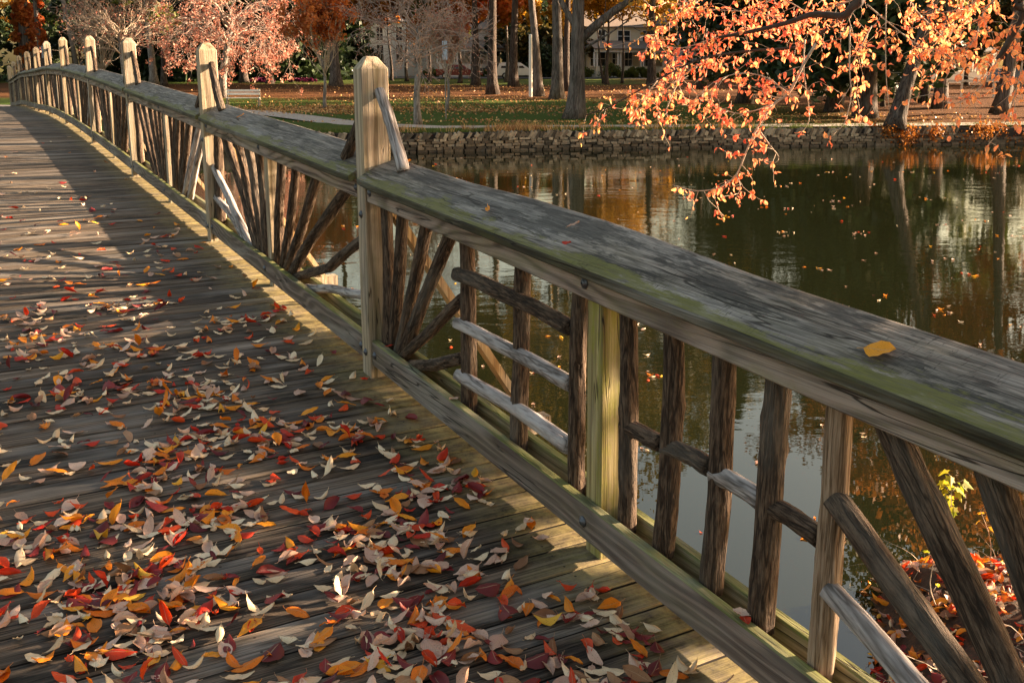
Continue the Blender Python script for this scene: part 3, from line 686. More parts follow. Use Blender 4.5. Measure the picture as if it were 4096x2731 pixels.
rail_leaf(.0, 2.75, 1.046, 'lf_red', .04, R(20), 'red leaf on the handrail edge above the ladder of logs')
rail_leaf(.08, 2.84, 1.084, 'lf_pink', .045, R(240), 'thin pale leaf standing on its edge on the handrail', .9)
rail_leaf(.13, 4.42, 1.10, 'lf_orange', .05, R(220), 'orange leaf beside the foot of the pale prop log')
rail_leaf(.07, 7.4, 1.08, 'lf_orange', .055, R(260), 'orange leaf on the second handrail section')
rail_leaf(.0, 2.31, .200, 'lf_cream', .05, R(80), 'pale leaf on the kick board at the ladder panel', .3, .1) if False else None
rail_leaf(.03, 3.72, .194, 'lf_pink', .05, R(100), 'pinkish leaf lying on top of the kick board under the ladder panel', .4, 0)
rail_leaf(.03, 1.87, .194, 'lf_red', .045, R(160), 'red leaf on the kick board beside the fourth near upright log', .5, 0)
rail_leaf(.04, 1.90, .196, 'lf_pink', .05, R(20), 'pale pink leaf touching the red leaf on the kick board', .4, 0)
rail_leaf(.05, 4.52, .194, 'lf_red', .04, R(60), 'small red leaf wedged at the foot of the log fan', .7, .2)

# ---------------------------------------------------------------- near bank with leaf litter and saplings
def nb(x, y):
    p = Vector((x, y, 0)) - nv * D0; d_ = p.dot(nv); s_ = p.dot(tv)
    edge = 2.55 + 1.25 * min(1, max(0, (d_ - 1.2) / 1.5)) + .12 * math.sin(d_ * 3) + .07 * math.sin(d_ * 7.3)
    return edge - s_, d_, s_
def nbz(x, y):
    e, d_, s_ = nb(x, y)
    return -.25 + .62 * math.tanh(max(-.3, e + .12) * 1.5) + .07 * math.sin(x * 5 + y * 3) * math.cos(y * 6) * (1 if e > 0 else 0) + (.06 * max(0, e) if e > 0 else 0)
V = []; gx = np.linspace(-9, 26, 150); gy = np.linspace(-12, 17, 130)
for y in gy:
    for x in gx: V.append((x, y, min(nbz(x, y), 1.15)))
F = np.array([(j * 150 + i, j * 150 + i + 1, (j + 1) * 150 + i + 1, (j + 1) * 150 + i) for j in range(129) for i in range(149)])
m, n, l, b = newmat('muddy_bank_soil')
tc = N(n, 'TexCoord'); v = tc.outputs['Object']
l.new(ramp(n, l, noise(n, l, v, 25, 5, .8), [(.3, (.018, .010, .006)), (.55, (.07, .035, .018)), (.75, (.2, .09, .04))]), b.inputs['Base Color']); b.inputs['Roughness'].default_value = .9
bump(n, l, noise(n, l, v, 30, 5, .8), b, .03)
tag(link('near_bank', mesh('near_bank', V, F, m, True)), kind='structure')
def merge_leaves(name, label, cat, P, pick, tiltsd, scale=(1, 1), zoff=.01):
    sv_, sf_, sat, sfm = [], [], [], []
    cache = {k: [(np.array([v.co for v in me.vertices]), [tuple(p.vertices) for p in me.polygons]) for me in LM[k]] for k in LM}
    for p in P:
        kd = str(rng.choice(names, p=pick)); vs, fs = cache[kd][rng.integers(9)]
        mw = Matrix.Rotation(rng.uniform(0, 6.28), 3, 'Z') @ Matrix.Rotation(rng.normal(0, tiltsd), 3, 'X') @ Matrix.Rotation(rng.normal(0, tiltsd), 3, 'Y')
        q = (vs * rng.uniform(*scale)) @ np.array(mw).T; b0 = len(sv_); r_ = rng.random()
        q += np.array(p) + np.array([0, 0, zoff - (q[:, 2].min() if tiltsd < .3 else 0)])
        sv_ += q.tolist(); sat += [r_] * len(q)
        sf_ += [[b0 + i for i in f] for f in fs]; sfm += [names.index(kd)] * len(fs)
    o = link(name, mesh(name, sv_, sf_, [M[k] for k in names], True, attr=sat, fmat=sfm)); return tag(o, label, cat, kind='stuff')
P = []
while len(P) < 5200:
    x = rng.uniform(.6, 4.2); y = rng.uniform(2.4, 6.4); e, d_, s_ = nb(x, y)
    if e > -.05 and d_ > .35: P.append((x, y, nbz(x, y)))
merge_leaves('bank_leaf_litter', 'thick litter of red, orange and brown leaves on the near bank', 'leaf litter', P, np.array([.08, .14, .24, .20, .12, .17, .05]), .45, (.8, 1.15))
# leaves floating on the pond
P = []
for _ in range(420):
    y = 5 + 30 * rng.random() ** 1.3; x = rng.uniform(-.55, .55) * y * .95 + .5
    if nb(x, y)[0] < -.25 and not (-3.6 < (Vector((x, y, 0)) - nv * D0).dot(nv) < .6):
        for _k in range(1 + int(rng.random() < .25) * rng.integers(2, 7)): P.append((x + rng.normal(0, .12), y + rng.normal(0, .1), 0))
merge_leaves('floating_leaves', 'small pink and orange leaves floating on the pond surface', 'floating leaves', P, np.array([.3, .3, .2, .1, .02, .03, .05]), .05, (.6, 1.1), .003)

def maple(L_):                                       # small lobed leaf outline
    pts = [(0, 0), (.18, .12), (.42, .05), (.36, .28), (.5, .5), (.28, .5), (.18, .62), (.12, .8), (0, 1), (-.12, .8), (-.18, .62), (-.28, .5), (-.5, .5), (-.36, .28), (-.42, .05), (-.18, .12)]
    return [(x * L_, y * L_) for x, y in pts]
def sapling(loc, h, nleaf, mat, label, seed, lean=(0, 0), top_only=True, size=.05):
    g = np.random.default_rng(seed); t = empty('sapling', loc); tag(t, label, 'sapling')
    mb = MB(); pts = [(lean[0] * u + .02 * math.sin(u * 5 + seed), lean[1] * u, h * u) for u in np.linspace(0, 1, 7)]
    mb.tube(pts, [.004, .0037, .0034, .003, .0026, .002, .0012], 6); V = []; F = []; At = []
    for i in range(nleaf):
        u = g.uniform(.62 if top_only else .25, 1.0); k = u * 6; a_ = Vector(pts[int(k)]).lerp(Vector(pts[min(6, int(k) + 1)]), k % 1)
        az = g.uniform(0, 6.28); st = Vector((math.cos(az), math.sin(az), .5)) * g.uniform(.03, .07); e = a_ + st
        mb.tube([a_, e], [.0011, .0008], 4)
        out = maple(size * g.uniform(.7, 1.3)); rot = Matrix.Rotation(az - math.pi / 2, 3, 'Z') @ Matrix.Rotation(g.uniform(-1.5, -.5), 3, 'X') @ Matrix.Rotation(g.uniform(-.5, .5), 3, 'Y')
        b0 = len(V); c = e + rot @ Vector((0, size * .4, 0)); V.append(tuple(c)); At.append(g.random()); r_ = At[-1]
        for (x, y) in out: V.append(tuple(e + rot @ Vector((x, y, -abs(x) * .3)))); At.append(r_)
        for j in range(len(out)): F.append((b0, b0 + 1 + j, b0 + 1 + (j + 1) % len(out)))
    mb.build('stem', M['twig'], t, True); link('leaves', mesh('leaves', V, F, mat, attr=At), t)
    return t
def bank_at(x, y): return (x, y, nbz(x, y) - .01)
sapling((2.27, 5.2, .24), .58, 20, M['young'], 'slender sapling with green maple-like leaves at its tip seen between slanting logs', 3, (-.13, .0), True, .065)
sapling((2.45, 5.2, .2), .42, 14, M['lf_yellow'], 'sapling with yellow and orange leaves right of the green sapling', 5, (-.10, .0), True, .045)
sapling((2.80, 5.3, .2), .52, 18, M['young'], 'yellow-green sapling at the far right edge of the bank', 8, (-.05, .0), False, .055)
sapling(bank_at(1.95, 4.72), .30, 7, M['young'], 'low weed with yellow leaves at the water edge', 9, (-.05, .02), False, .035)
sapling(bank_at(1.55, 4.25), .26, 7, M['fl_green'], 'small green weed by the waterline under the lowest slanting log', 11, (0, .05), False, .035)
tw = MB(); g = np.random.default_rng(4)
for _ in range(110):
    x = g.uniform(1.2, 3.6); y = g.uniform(3.6, 6.0)
    if nb(x, y)[0] < 0.0: continue
    p = Vector(bank_at(x, y)); pp = [p]; d = Vector((g.normal(0, .6), g.normal(0, .6), g.uniform(.3, 1))).normalized()
    for k in range(5): d = (d + Vector((g.normal(0, .25), g.normal(0, .25), -.12))).normalized(); pp.append(pp[-1] + d * .06)
    tw.tube(pp, [.0022, .002, .0017, .0014, .001, .0007], 4)
tag(tw.build('bank_twigs', M['twig']), 'tangle of thin dry twigs and stalks rising from the leafy near bank', 'twigs', kind='stuff')

# ---------------------------------------------------------------- trees
def leafcards(C, r, n_per, size, seed, flat=.0, droop=.0, elong=1.7):
    """leaf-sized folded faces around cluster centres C (k,3) with radii r"""
    g = np.random.default_rng(seed); C = np.repeat(np.asarray(C), n_per, axis=0); rr = np.repeat(np.asarray(r), n_per)
    k = len(C); d = g.normal(0, 1, (k, 3)); d /= np.linalg.norm(d, axis=1, keepdims=True) + 1e-9
    P = C + d * (rr * g.random(k) ** .45)[:, None]; P[:, 2] -= droop * g.random(k) * rr
    u = g.normal(0, 1, (k, 3)); u[:, 2] *= (1 - flat); u /= np.linalg.norm(u, axis=1, keepdims=True)
    w = np.cross(u, g.normal(0, 1, (k, 3))); w /= np.linalg.norm(w, axis=1, keepdims=True) + 1e-9
    sz = size * g.uniform(.6, 1.4, k)[:, None]
    V = np.stack([P - u * sz * elong / 2, P + w * sz / 2, P + u * sz * elong / 2, P - w * sz / 2], 1).reshape(-1, 3)
    F = np.arange(4 * k).reshape(k, 4); cr = g.random(len(C) // n_per); a_ = np.repeat(np.clip(np.repeat(cr, n_per) * .6 + g.random(k) * .4, 0, 1), 4)
    return V, F, a_
def grow(mb, p, d, L_, r, g, depth, ends, up=.05, spread=.7, nseg=5, minr=.01, wig=.15, sides=7, droop=0.0, kids=3):
    pts = [p.copy()]; rad = [r]; q = p.copy(); dd = d.copy()
    for i in range(nseg):
        dd = (dd + Vector((g.normal(0, wig), g.normal(0, wig), g.normal(0, wig * .6) + up - droop * (i + 1) / nseg))).normalized()
        q = q + dd * (L_ / nseg); pts.append(q.copy()); rad.append(r * (1 - .55 * (i + 1) / nseg))
    mb.tube(pts, rad, sides)
    if depth == 0: ends.append((q, dd)); return
    for k in range(kids):
        i = min(nseg, 2 + int(g.random() * (nseg - 1))) if k else nseg
        base = pts[i]; az = g.uniform(0, 6.28); perp = dd.cross(Vector((math.cos(az), math.sin(az), .3))).normalized()
        nd = (dd + perp * spread * g.uniform(.6, 1.3)).normalized()
        grow(mb, base, nd, L_ * g.uniform(.55, .8), max(minr, rad[i] * .68), g, depth - 1, ends, up, spread, nseg, minr, wig, max(4, sides - 1), droop, kids)
def tree(label, x, y, h, r, bark, leaf, crown_base, crown_r, n_leaf=9000, size=.2, seed=1, lean=(0, 0), group='trees in the park across the pond', limbs=7, name='park_tree', z=None, fork=None, conifer=False, flare=1.5, extra=None, cat='tree', low=0):
    g = np.random.default_rng(seed); z0 = (gz(x, y) if z is None else z) - .05
    t = empty(name, (x, y, z0)); tag(t, label, cat, group)
    mb = MB(); k = 10; pts = []; rad = []
    for i in range(k + 1):
        u = i / k; zz = h * (u ** 1.35) * (1 if conifer else .72)
        pts.append(Vector((lean[0] * zz + .10 * math.sin(u * 5 + seed) * min(1, u * 3), lean[1] * zz + .10 * math.cos(u * 4 + seed) * u, zz))); rad.append(r * (1 + (flare - 1) * math.exp(-zz / (r * 1.6))) * (1 - .72 * u))
    mb.tube(pts, rad, 12); ends = []; C = []; Rr = []
    if conifer:
        for lv in np.arange(crown_base, h, h * .045):
            u = (lv - crown_base) / (h - crown_base); rr = crown_r * (1 - u) ** .8 + .2
            for q in range(int(5 + 5 * (1 - u))):
                az = g.uniform(0, 6.28); ln = rr * g.uniform(.7, 1.05); p0 = Vector((lean[0] * lv, lean[1] * lv, lv)); e = p0 + Vector((math.cos(az) * ln, math.sin(az) * ln, -ln * .22))
                mb.tube([p0, p0.lerp(e, .5) + Vector((0, 0, .1)), e], [.05, .03, .015], 5)
                for f_ in (.45, .7, .95): c = p0.lerp(e, f_); C.append(c); Rr.append(.22 * ln + .25)
    else:
        for q in range(limbs):
            lv = crown_base + (h * .70 - crown_base) * (q + .2) / limbs; i = min(k - 1, max(1, int((lv / (h * .72)) ** (1 / 1.35) * k))); p0 = pts[i].lerp(pts[i + 1], .3)
            az = q * 2.4 + seed + g.uniform(-.4, .4); d = Vector((math.cos(az), math.sin(az), g.uniform(.25, .8))).normalized()
            grow(mb, p0, d, crown_r * g.uniform(.7, 1.0), max(.05, rad[i] * .5), g, 2, ends, up=.04, kids=3, sides=6)
        if fork:
            for (fp, fd, fl, fr) in fork: grow(mb, Vector(fp), Vector(fd).normalized(), fl, fr, g, 2, ends, up=.02, kids=3, sides=10, wig=.08)
        for (q, d) in ends:
            C.append(q); Rr.append(g.uniform(.5, 1.0) * crown_r * .30)
        for q in range(int(limbs * 3)):
            a_ = g.normal(0, 1, 3); a_ /= np.linalg.norm(a_); cz = crown_base + (h - crown_base) * g.uniform(.35, 1.0)
            C.append(Vector((a_[0] * crown_r * .75 + lean[0] * cz, a_[1] * crown_r * .75 + lean[1] * cz, cz))); Rr.append(crown_r * .28)
    mb.build('trunk', bark, t, True)
    if n_leaf and C:
        V, F, a_ = leafcards(np.array([tuple(c) for c in C]), Rr, max(1, n_leaf // len(C)), size, seed + 5, flat=.3 if conifer else 0, elong=2.2 if conifer else 1.6)
        link('crown', mesh('crown', V, F, leaf, attr=a_), t)
    return t
B_, BD, BP = M['bark'], M['bark_dark'], M['bark_pale']
# x, y, height, radius, bark, foliage, crown base, crown radius, leaves, size
T = [
 ('thick dark trunk with a flared foot at the middle of the lawn', -4.27, 70.5, 21, .36, BD, M['fl_rust'], 10.0, 4.6, 9000, .24, (0, 0)),
 ('tall grey trunk left of the big forked tree', .14, 63.1, 20, .38, B_, M['fl_rust'], 9.6, 4.4, 9000, .24, (0, 0)),
 ('slimmer dark trunk just behind the tall grey trunk', .9, 75.3, 19, .27, BD, M['fl_gold'], 9.4, 4.0, 7000, .24, (0, 0)),
 ('grey trunk leaning left behind the white stake', -1.06, 67.3, 19, .31, B_, M['fl_rust'], 9.4, 4.0, 7000, .24, (-.07, 0)),
 ('dark broad-footed trunk in front of the white car', -3.36, 84.0, 20, .38, BD, M['fl_gold'], 10.5, 4.4, 7000, .28, (.02, 0)),
 ('dark trunk in front of the porch house with sunlit edge', -6.7, 86.9, 18, .34, BD, M['fl_red'], 9, 4.0, 8000, .28, (0, 0)),
 ('thick grey trunk beside the white car on the left', -18.22, 85.3, 19, .46, B_, M['fl_gold'], 8.5, 4.6, 9000, .28, (0, 0)),
 ('thin dark trunk before the white house window', -15.92, 100, 9.5, .17, BD, M['fl_rust'], 5.0, 2.4, 4000, .3, (-.03, 0)),
 ('thin dark trunk at the corner of the white house', -14.23, 98.7, 9.5, .18, BD, M['fl_rust'], 5.0, 2.4, 4000, .3, (0, 0)),
 ('thin trunk by the steps of the white house', -11.94, 97.5, 9.5, .2, BD, M['fl_green'], 4.8, 2.6, 5000, .3, (0, 0)),
 ('thin trunk before the enclosed porch', -7.28, 92, 9, .2, BD, M['fl_red'], 4.6, 2.6, 5000, .3, (0, 0)),
 ('thin pale-edged trunk right of the enclosed porch', -4.6, 97, 10, .2, B_, M['fl_gold'], 5.0, 2.6, 5000, .3, (.03, 0)),
 ('dark trunk at the left edge of the foreground foliage', 8.03, 84.6, 20, .38, BD, M['fl_gold'], 10, 4.6, 8000, .28, (0, 0)),
 ('dark trunk behind the foreground foliage', 11.5, 80, 20, .34, BD, M['fl_rust'], 9.5, 4.6, 8000, .28, (0, 0)),
 ('slender leaning trunk in front of the long porch', 4.4, 92, 10, .13, BD, M['fl_gold'], 5.5, 3.0, 3500, .28, (-.12, 0)),
 ('slender upright trunk in front of the long porch', 6.2, 94, 10, .14, BD, M['fl_gold'], 5.5, 2.8, 3500, .28, (0, 0)),
 ('smooth tan trunk like a pole beside the dark evergreens', -35.2, 89.9, 20, .33, BP, M['fl_rust'], 9, 4.5, 7000, .3, (-.01, 0)),
 ('dark twin-stemmed trunk right of the smooth tan trunk', -32.3, 84.6, 16, .26, BD, M['fl_green'], 5.5, 4, 7000, .3, (.02, 0)),
 ('dark trunk under the evergreens on the left lawn', -45, 112, 17, .42, BD, M['fl_dark'], 4.5, 5, 9000, .35, (0, 0)),
 ('dark trunk left of the magenta flowers', -28.5, 93.9, 16, .38, BD, M['fl_dark'], 4.5, 4.6, 9000, .32, (0, 0)),
 ('dark trunk behind the magenta flowers', -25.5, 91.6, 15, .3, BD, M['fl_dark'], 4.4, 4.4, 9000, .32, (0, 0)),
 ('leaning dark trunk at the path edge on the right', 13.36, 39.9, 14, .33, BD, M['fl_rust'], 6.5, 4.0, 8000, .18, (.24, .05)),
 ('trunk behind the leaning one with rusty low leaves', 21.2, 58.6, 17, .26, BD, M['fl_rust'], 3.4, 4.4, 9000, .2, (0, 0)),
 ('straight grey trunk by the white rail on the right', 20.07, 53, 19, .36, B_, M['fl_green'], 8.0, 4.6, 9000, .2, (0, 0)),
 ('bluish grey trunk leaning right at the right edge of the lawn', 21.4, 48.96, 18, .36, B_, M['fl_green'], 8.5, 4.4, 9000, .2, (.10, 0)),
 ('small thin trunk between the cedars and the leaning tree', 17.8, 55.3, 10, .12, BD, M['fl_rust'], 4.5, 2.2, 3000, .18, (.05, 0)),
 ('tall tree far right of the pond', 28, 56, 20, .4, BD, M['fl_gold'], 5, 5.4, 9000, .28, (0, 0)),
 ('low golden-leaved tree in front of the long porch roof', 4.6, 90, 9.5, .2, BD, M['fl_gold'], 4.8, 4.0, 7000, .22, (0, 0)),
 ('rusty-leaved tree in front of the glazed sun porch', -8.6, 93, 9.5, .2, BD, M['fl_rust'], 4.4, 3.4, 6000, .22, (0, 0)),
 ('unseen broad tree added outside the right edge for shade, nearest the pond', 34, 50, 17, .4, BD, M['fl_rust'], 4, 6.0, 9000, .3, (0, 0)),  # this and the next three: unseen trees added to shade the lawn
 ('second unseen broad tree added outside the right edge to shade the lawn', 41, 60, 18, .4, BD, M['fl_green'], 4, 6.5, 9000, .32, (0, 0)),
 ('third unseen broad tree added outside the right edge to shade the lawn', 46, 71, 18, .4, BD, M['fl_rust'], 4, 6.5, 9000, .32, (0, 0)),
 ('fourth unseen broad tree added outside the right edge by the houses for shade', 43, 97, 17, .4, BD, M['fl_green'], 5, 6.0, 7000, .35, (0, 0)),
]
for i, (lab, x, y, h, r, bk, lf, cb, cr, nl, sz, ln) in enumerate(T):
    if cb >= 8:
        lf = M['fl_tall'] if i % 5 != 4 else M['fl_umber']
        h *= 1.32; cb = 11.5 + (i % 3) * 1.2; cr *= 1.15; nl = int(nl * 1.3)
    tree(lab, x, y, h, r, bk, lf, cb, cr, nl, sz, 11 + i * 3, ln)
tree('big forked tree on the bank with a thick limb reaching right', .89, 45.3, 17, .40, B_, M['fl_gold'], 7.5, 4.0, 4500, .14, 77, (.045, 0), limbs=5, name='forked_tree', group=None,
     fork=[((.25, 0, 3.5), (1, .1, .95), 4.8, .22), ((.2, 0, 3.7), (-.5, .2, 1), 3.5, .16), ((.22, 0, 3.0), (.8, -.3, .5), 2.6, .06)])
# dark cedars and hollies
for i, (lab, x, y, h, r, cb, cr) in enumerate([
    ('dark cedar with a low crown beside the picnic bench', 13.7, 50.1, 15, .35, 2.2, 4.0), ('dark reddish-barked cedar nearest the water', 13.9, 45.6, 14, .45, 3.0, 3.6),
    ('tall dark cedar behind the other two', 10.8, 58, 17, .4, 3.0, 4.0),
    ('tall dark spruce at the far left behind the bridge', -58, 96, 26, .5, 1.0, 6.5), ('dark spruce left of the ivy-clad trunk', -66, 108, 28, .5, 1.0, 7.5), ('dark spruce right of the ivy-clad trunk', -44, 108, 17, .4, 1.5, 5),
    ('dark spruce behind the smooth tan trunk', -36, 101, 22, .4, 1.2, 6.0), ('dark spruce behind the magenta flowers', -27, 104, 20, .4, 1.0, 6.0), ('dark spruce between the flowers and the first parked car', -22.5, 112, 13, .35, .8, 3.2)]):
    tree(lab, x, y, h, r, BD, M['fl_dark'], cb, cr, 15000, .22 if y < 60 else .36, 201 + i, name='conifer_tree', group='dark conifers around the park', conifer=True)
# ivy-clad trunk
t = tree('very thick trunk clad in red ivy at the left behind the bridge', -51.1, 99.4, 24, .75, B_, M['fl_green'], 12, 5, 6000, .35, 301, name='ivy_clad_tree', group=None)
g = np.random.default_rng(5); C = [(math.cos(a_) * .7, math.sin(a_) * .7, z) for a_, z in zip(g.uniform(0, 6.28, 90), g.uniform(.2, 12, 90))]
V, F, a_ = leafcards(C, [.42] * 90, 60, .22, 9); link('ivy', mesh('ivy', V, F, M['fl_red'], attr=a_), t)
t2 = tree('slimmer ivy-covered trunk right of the thick one', -46.4, 92.9, 20, .3, B_, M['fl_green'], 10, 4, 5000, .33, 303, name='ivy_clad_tree', group=None)
C = [(math.cos(a_) * .3, math.sin(a_) * .3, z) for a_, z in zip(g.uniform(0, 6.28, 50), g.uniform(.2, 10, 50))]
V, F, a_ = leafcards(C, [.3] * 50, 50, .2, 10); link('ivy', mesh('ivy', V, F, M['fl_red'], attr=a_), t2)

# small ornamental trees: twiggy umbrella crowns
def twig_tree(label, x, y, trunk_h, r, lean, crown_r, droop, leaf, n_leaf, size, seed, bark, twig, ends_n=26, up=.10, depth=3, spread=.6, rise=.45):
    g = np.random.default_rng(seed); t = empty('ornamental_tree', (x, y, gz(x, y) - .05)); tag(t, label, 'tree')
    mb = MB(); k = 7; pts = [Vector((lean[0] * (u ** 1.2), lean[1] * u, trunk_h * u)) + Vector((.06 * math.sin(u * 6 + seed), 0, 0)) for u in np.linspace(0, 1, k)]
    mb.tube(pts, [r * (1.35 if i == 0 else 1) * (1 - .45 * i / (k - 1)) for i in range(k)], 12); mb.build('trunk', bark, t, True)
    tb = MB(); ends = []
    for q in range(ends_n):
        u = g.uniform(.55, 1.0); i = min(k - 2, int(u * (k - 1))); p0 = pts[i].lerp(pts[i + 1], u * (k - 1) - i)
        az = q * 2.4 + g.uniform(-.3, .3); d = Vector((math.cos(az), math.sin(az), rise + g.uniform(-.1, .5))).normalized()
        grow(tb, p0, d, crown_r * g.uniform(.45, .62), r * .28, g, depth, ends, up=up, spread=spread, nseg=5, minr=.010, wig=.22, sides=5, droop=droop, kids=3)
    tb.build('branches', twig, t, True)
    if n_leaf:
        C = np.array([tuple(q) for q, _ in ends]); kk = min(len(C), 900); idx = g.permutation(len(C))[:kk]
        V, F, a_ = leafcards(C[idx], [.22] * kk, max(1, n_leaf // kk), size, seed + 1, droop=.5); link('crown', mesh('crown', V, F, leaf, attr=a_), t)
    return t
twig_tree('pale curving trunk with an umbrella of drooping pinkish twigs', -20.9, 64.1, 5.0, .26, (.9, 0), 5.2, .30, M['fl_pink'], 11000, .085, 21, BP, M['twig_pink'], 30)
twig_tree('small bare tree with pale crooked twigs by the path', -5.44, 40.6, 3.9, .15, (.05, 0), 3.0, .25, M['fl_pink'], 1500, .045, 22, BP, M['twig_pink'], 30)
twig_tree('young vase-shaped tree with orange-red leaves on the lawn', -11.74, 52.35, 2.6, .10, (-.1, 0), 2.9, -.15, M['fl_red'], 9000, .10, 23, BP, M['twig'], 20, up=.2, rise=1.0, spread=.5)
twig_tree('young slim tree with pinkish red leaves right of the bare tree', -5.3, 50.65, 2.4, .085, (0, 0), 2.0, -.1, M['fl_pink'], 5000, .085, 24, BP, M['twig'], 16, up=.2, rise=1.2, spread=.4)
twig_tree('bare pale spreading tree beyond the bridge behind the tall posts', -32, 76, 4.5, .18, (0, 0), 5.0, .12, M['fl_pink'], 1500, .10, 25, BP, M['twig'], 26)
twig_tree('rounded tan bush of bare upright stems beyond the bridge', -40.5, 92, 1.4, .22, (0, 0), 5.0, -.1, M['fl_pink'], 800, .12, 26, BP, M['twig'], 26, up=.12, rise=1.3)

# backdrop trees behind the houses
g = np.random.default_rng(99)
for i in range(26):
    x = -92 + i * 7.3 + g.uniform(-2, 2); y = 136 + g.uniform(-6, 14)
    lf = [M['fl_green'], M['fl_rust'], M['fl_gold'], M['fl_dark']][i % 4]; kd = ['olive green', 'rusty', 'golden brown', 'dark green'][i % 4]
    tree(kd + ' tree in the row behind the houses', x, y, g.uniform(8.5, 11.5), .3, BD, lf, 1.6, 4.2, 4500, .42, 500 + i, name='distant_tree', group=kd + ' trees behind the houses', limbs=6)
g = np.random.default_rng(77)
for i, (x, y) in enumerate([(-58, 118), (-49, 122), (-41, 120), (-33, 122), (-25, 126), (-13.2, 121), (-4.4, 118), (-1.5, 116), (1.2, 119), (15.5, 108), (19, 104), (24, 100), (28, 95), (33, 98), (37, 92), (42, 96), (31, 90), (46, 90)]):
    tree(['dark bushy tree between the houses', 'dense brown-green tree between the houses'][i % 2], x, y, g.uniform(6.5, 8.5), .22, BD, [M['fl_dark'], M['fl_tall']][i % 2], .9, 3.3, 4200, .34, 700 + i, name='understory_tree', group=['dark bushy trees between the houses', 'brown-green trees between the houses'][i % 2], limbs=6)
def shrub(label, x, y, w, h, mat, seed, n_=2500, size=.12, name='shrub', group=None, cat='shrub'):
    g = np.random.default_rng(seed); t = empty(name, (x, y, gz(x, y))); tag(t, label, cat, group)
    C = []; 
    for q in range(40):
        a_ = g.uniform(0, 6.28); rr = g.random() ** .5; C.append((math.cos(a_) * rr * w * .5, math.sin(a_) * rr * .5 * min(w, 1.6), h * (.15 + .7 * g.random() * (1 - .5 * rr))))
    V, F, a_ = leafcards(C, [min(w, h) * .22] * 40, n_ // 40, size, seed); link('foliage', mesh('foliage', V, F, mat, attr=a_), t)
    mb = MB()
    for q in range(6): mb.tube([(0, 0, -.05), (g.uniform(-.3, .3) * w, g.uniform(-.2, .2), h * .6)], [.04, .015], 5)
    mb.build('stems', M['bark_dark'], t, True); return t
shrub('round clipped dark bush before the long porch', 6.0, 111, 2.0, 1.9, M['fl_green'], 1)
shrub('bright green low bush at the left end of the long porch', 3.2, 111.5, 1.9, 1.5, M['fl_green'], 2)
shrub('mass of magenta flowers under the spruces', -27.0, 95, 2.4, .5, M['fl_mag'], 3)
shrub('smaller mass of magenta flowers left of the larger one', -23.5, 95.5, 2.6, .45, M['fl_mag'], 4)
shrub('magenta flowers beside the far end of the railing', -19.6, 40.3, .5, .7, M['fl_mag'], 5, 900, .05)
for i, (x, y, w, h) in enumerate([(-24, 114, 9, 1.5), (-.6, 112.5, 4.6, 4.4), (9.5, 110, 6, 1.3), (-6.5, 113.5, 5, 1.1), (-13.6, 112.8, 2, 1.1), (16, 106, 7, 1.6)]):
    shrub(['low dark hedge behind the first parked car', 'tall dark green hedge between the two pale houses', 'tan and green border planting on the right of the porch', 'low hedge behind the dark red car', 'small bush beside the house steps', 'green border planting behind the foreground foliage'][i], x, y, w, h, M['fl_dark'] if i < 2 else M['fl_green'], 20 + i, 6000, .2, 'hedge', cat='hedge')
# dry brush and grass along the wall
def tufts(name, label, pts, h, seed, mat, n_=14):
    g = np.random.default_rng(seed); P = np.repeat(np.array(pts), n_, axis=0) + np.column_stack([g.normal(0, .10, len(pts) * n_), g.normal(0, .08, len(pts) * n_), np.zeros(len(pts) * n_)])
    k = len(P); hh = h * g.uniform(.4, 1.2, k); dx = g.normal(0, .35, k) * hh; dy = g.normal(0, .3, k) * hh; w = .008 + .010 * g.random(k)
    A0 = P + np.column_stack([-w, 0 * w, 0 * w]); A1 = P + np.column_stack([w, 0 * w, 0 * w]); A2 = P + np.column_stack([dx, dy, hh])
    V = np.stack([A0, A1, A2], 1).reshape(-1, 3); F = np.arange(3 * k).reshape(k, 3); r_ = np.repeat(g.random(k), 3)
    return tag(link(name, mesh(name, V, F, mat, attr=r_)), label, 'grass', kind='stuff')
g = np.random.default_rng(8); pts_ = []
for _ in range(900):
    x = g.uniform(-14, 30); pts_.append((x, shore(x) + g.uniform(.12, 1.1), gz(x, 40) - .02))
tufts('bank_grass', 'short green grass along the top of the stone wall', pts_, .14, 3, M['grass'])
pts_ = [(x, shore(x) + g.uniform(.05, .7), .70) for x in g.normal(-1.2, .8, 50)] + [(x, shore(x) + g.uniform(.1, .6), .70) for x in g.uniform(-7, 8, 60)]
tufts('dry_grass', 'pale dry grass tufts standing over the stone wall', pts_, .30, 4, M['litter'])
g = np.random.default_rng(31); C = []
for _ in range(120):
    x = g.uniform(12.5, 30); C.append((x, shore(x) - g.uniform(-.3, .5), g.uniform(.05, .65) + max(0, (x - 18)) * .02))
V, F, a_ = leafcards(C, [.35] * 120, 60, .07, 32); tag(link('bank_brush', mesh('bank_brush', V, F, M['fl_rust'], attr=a_)), 'dark rusty brush overhanging the water at the right end of the wall', 'brush', kind='stuff')
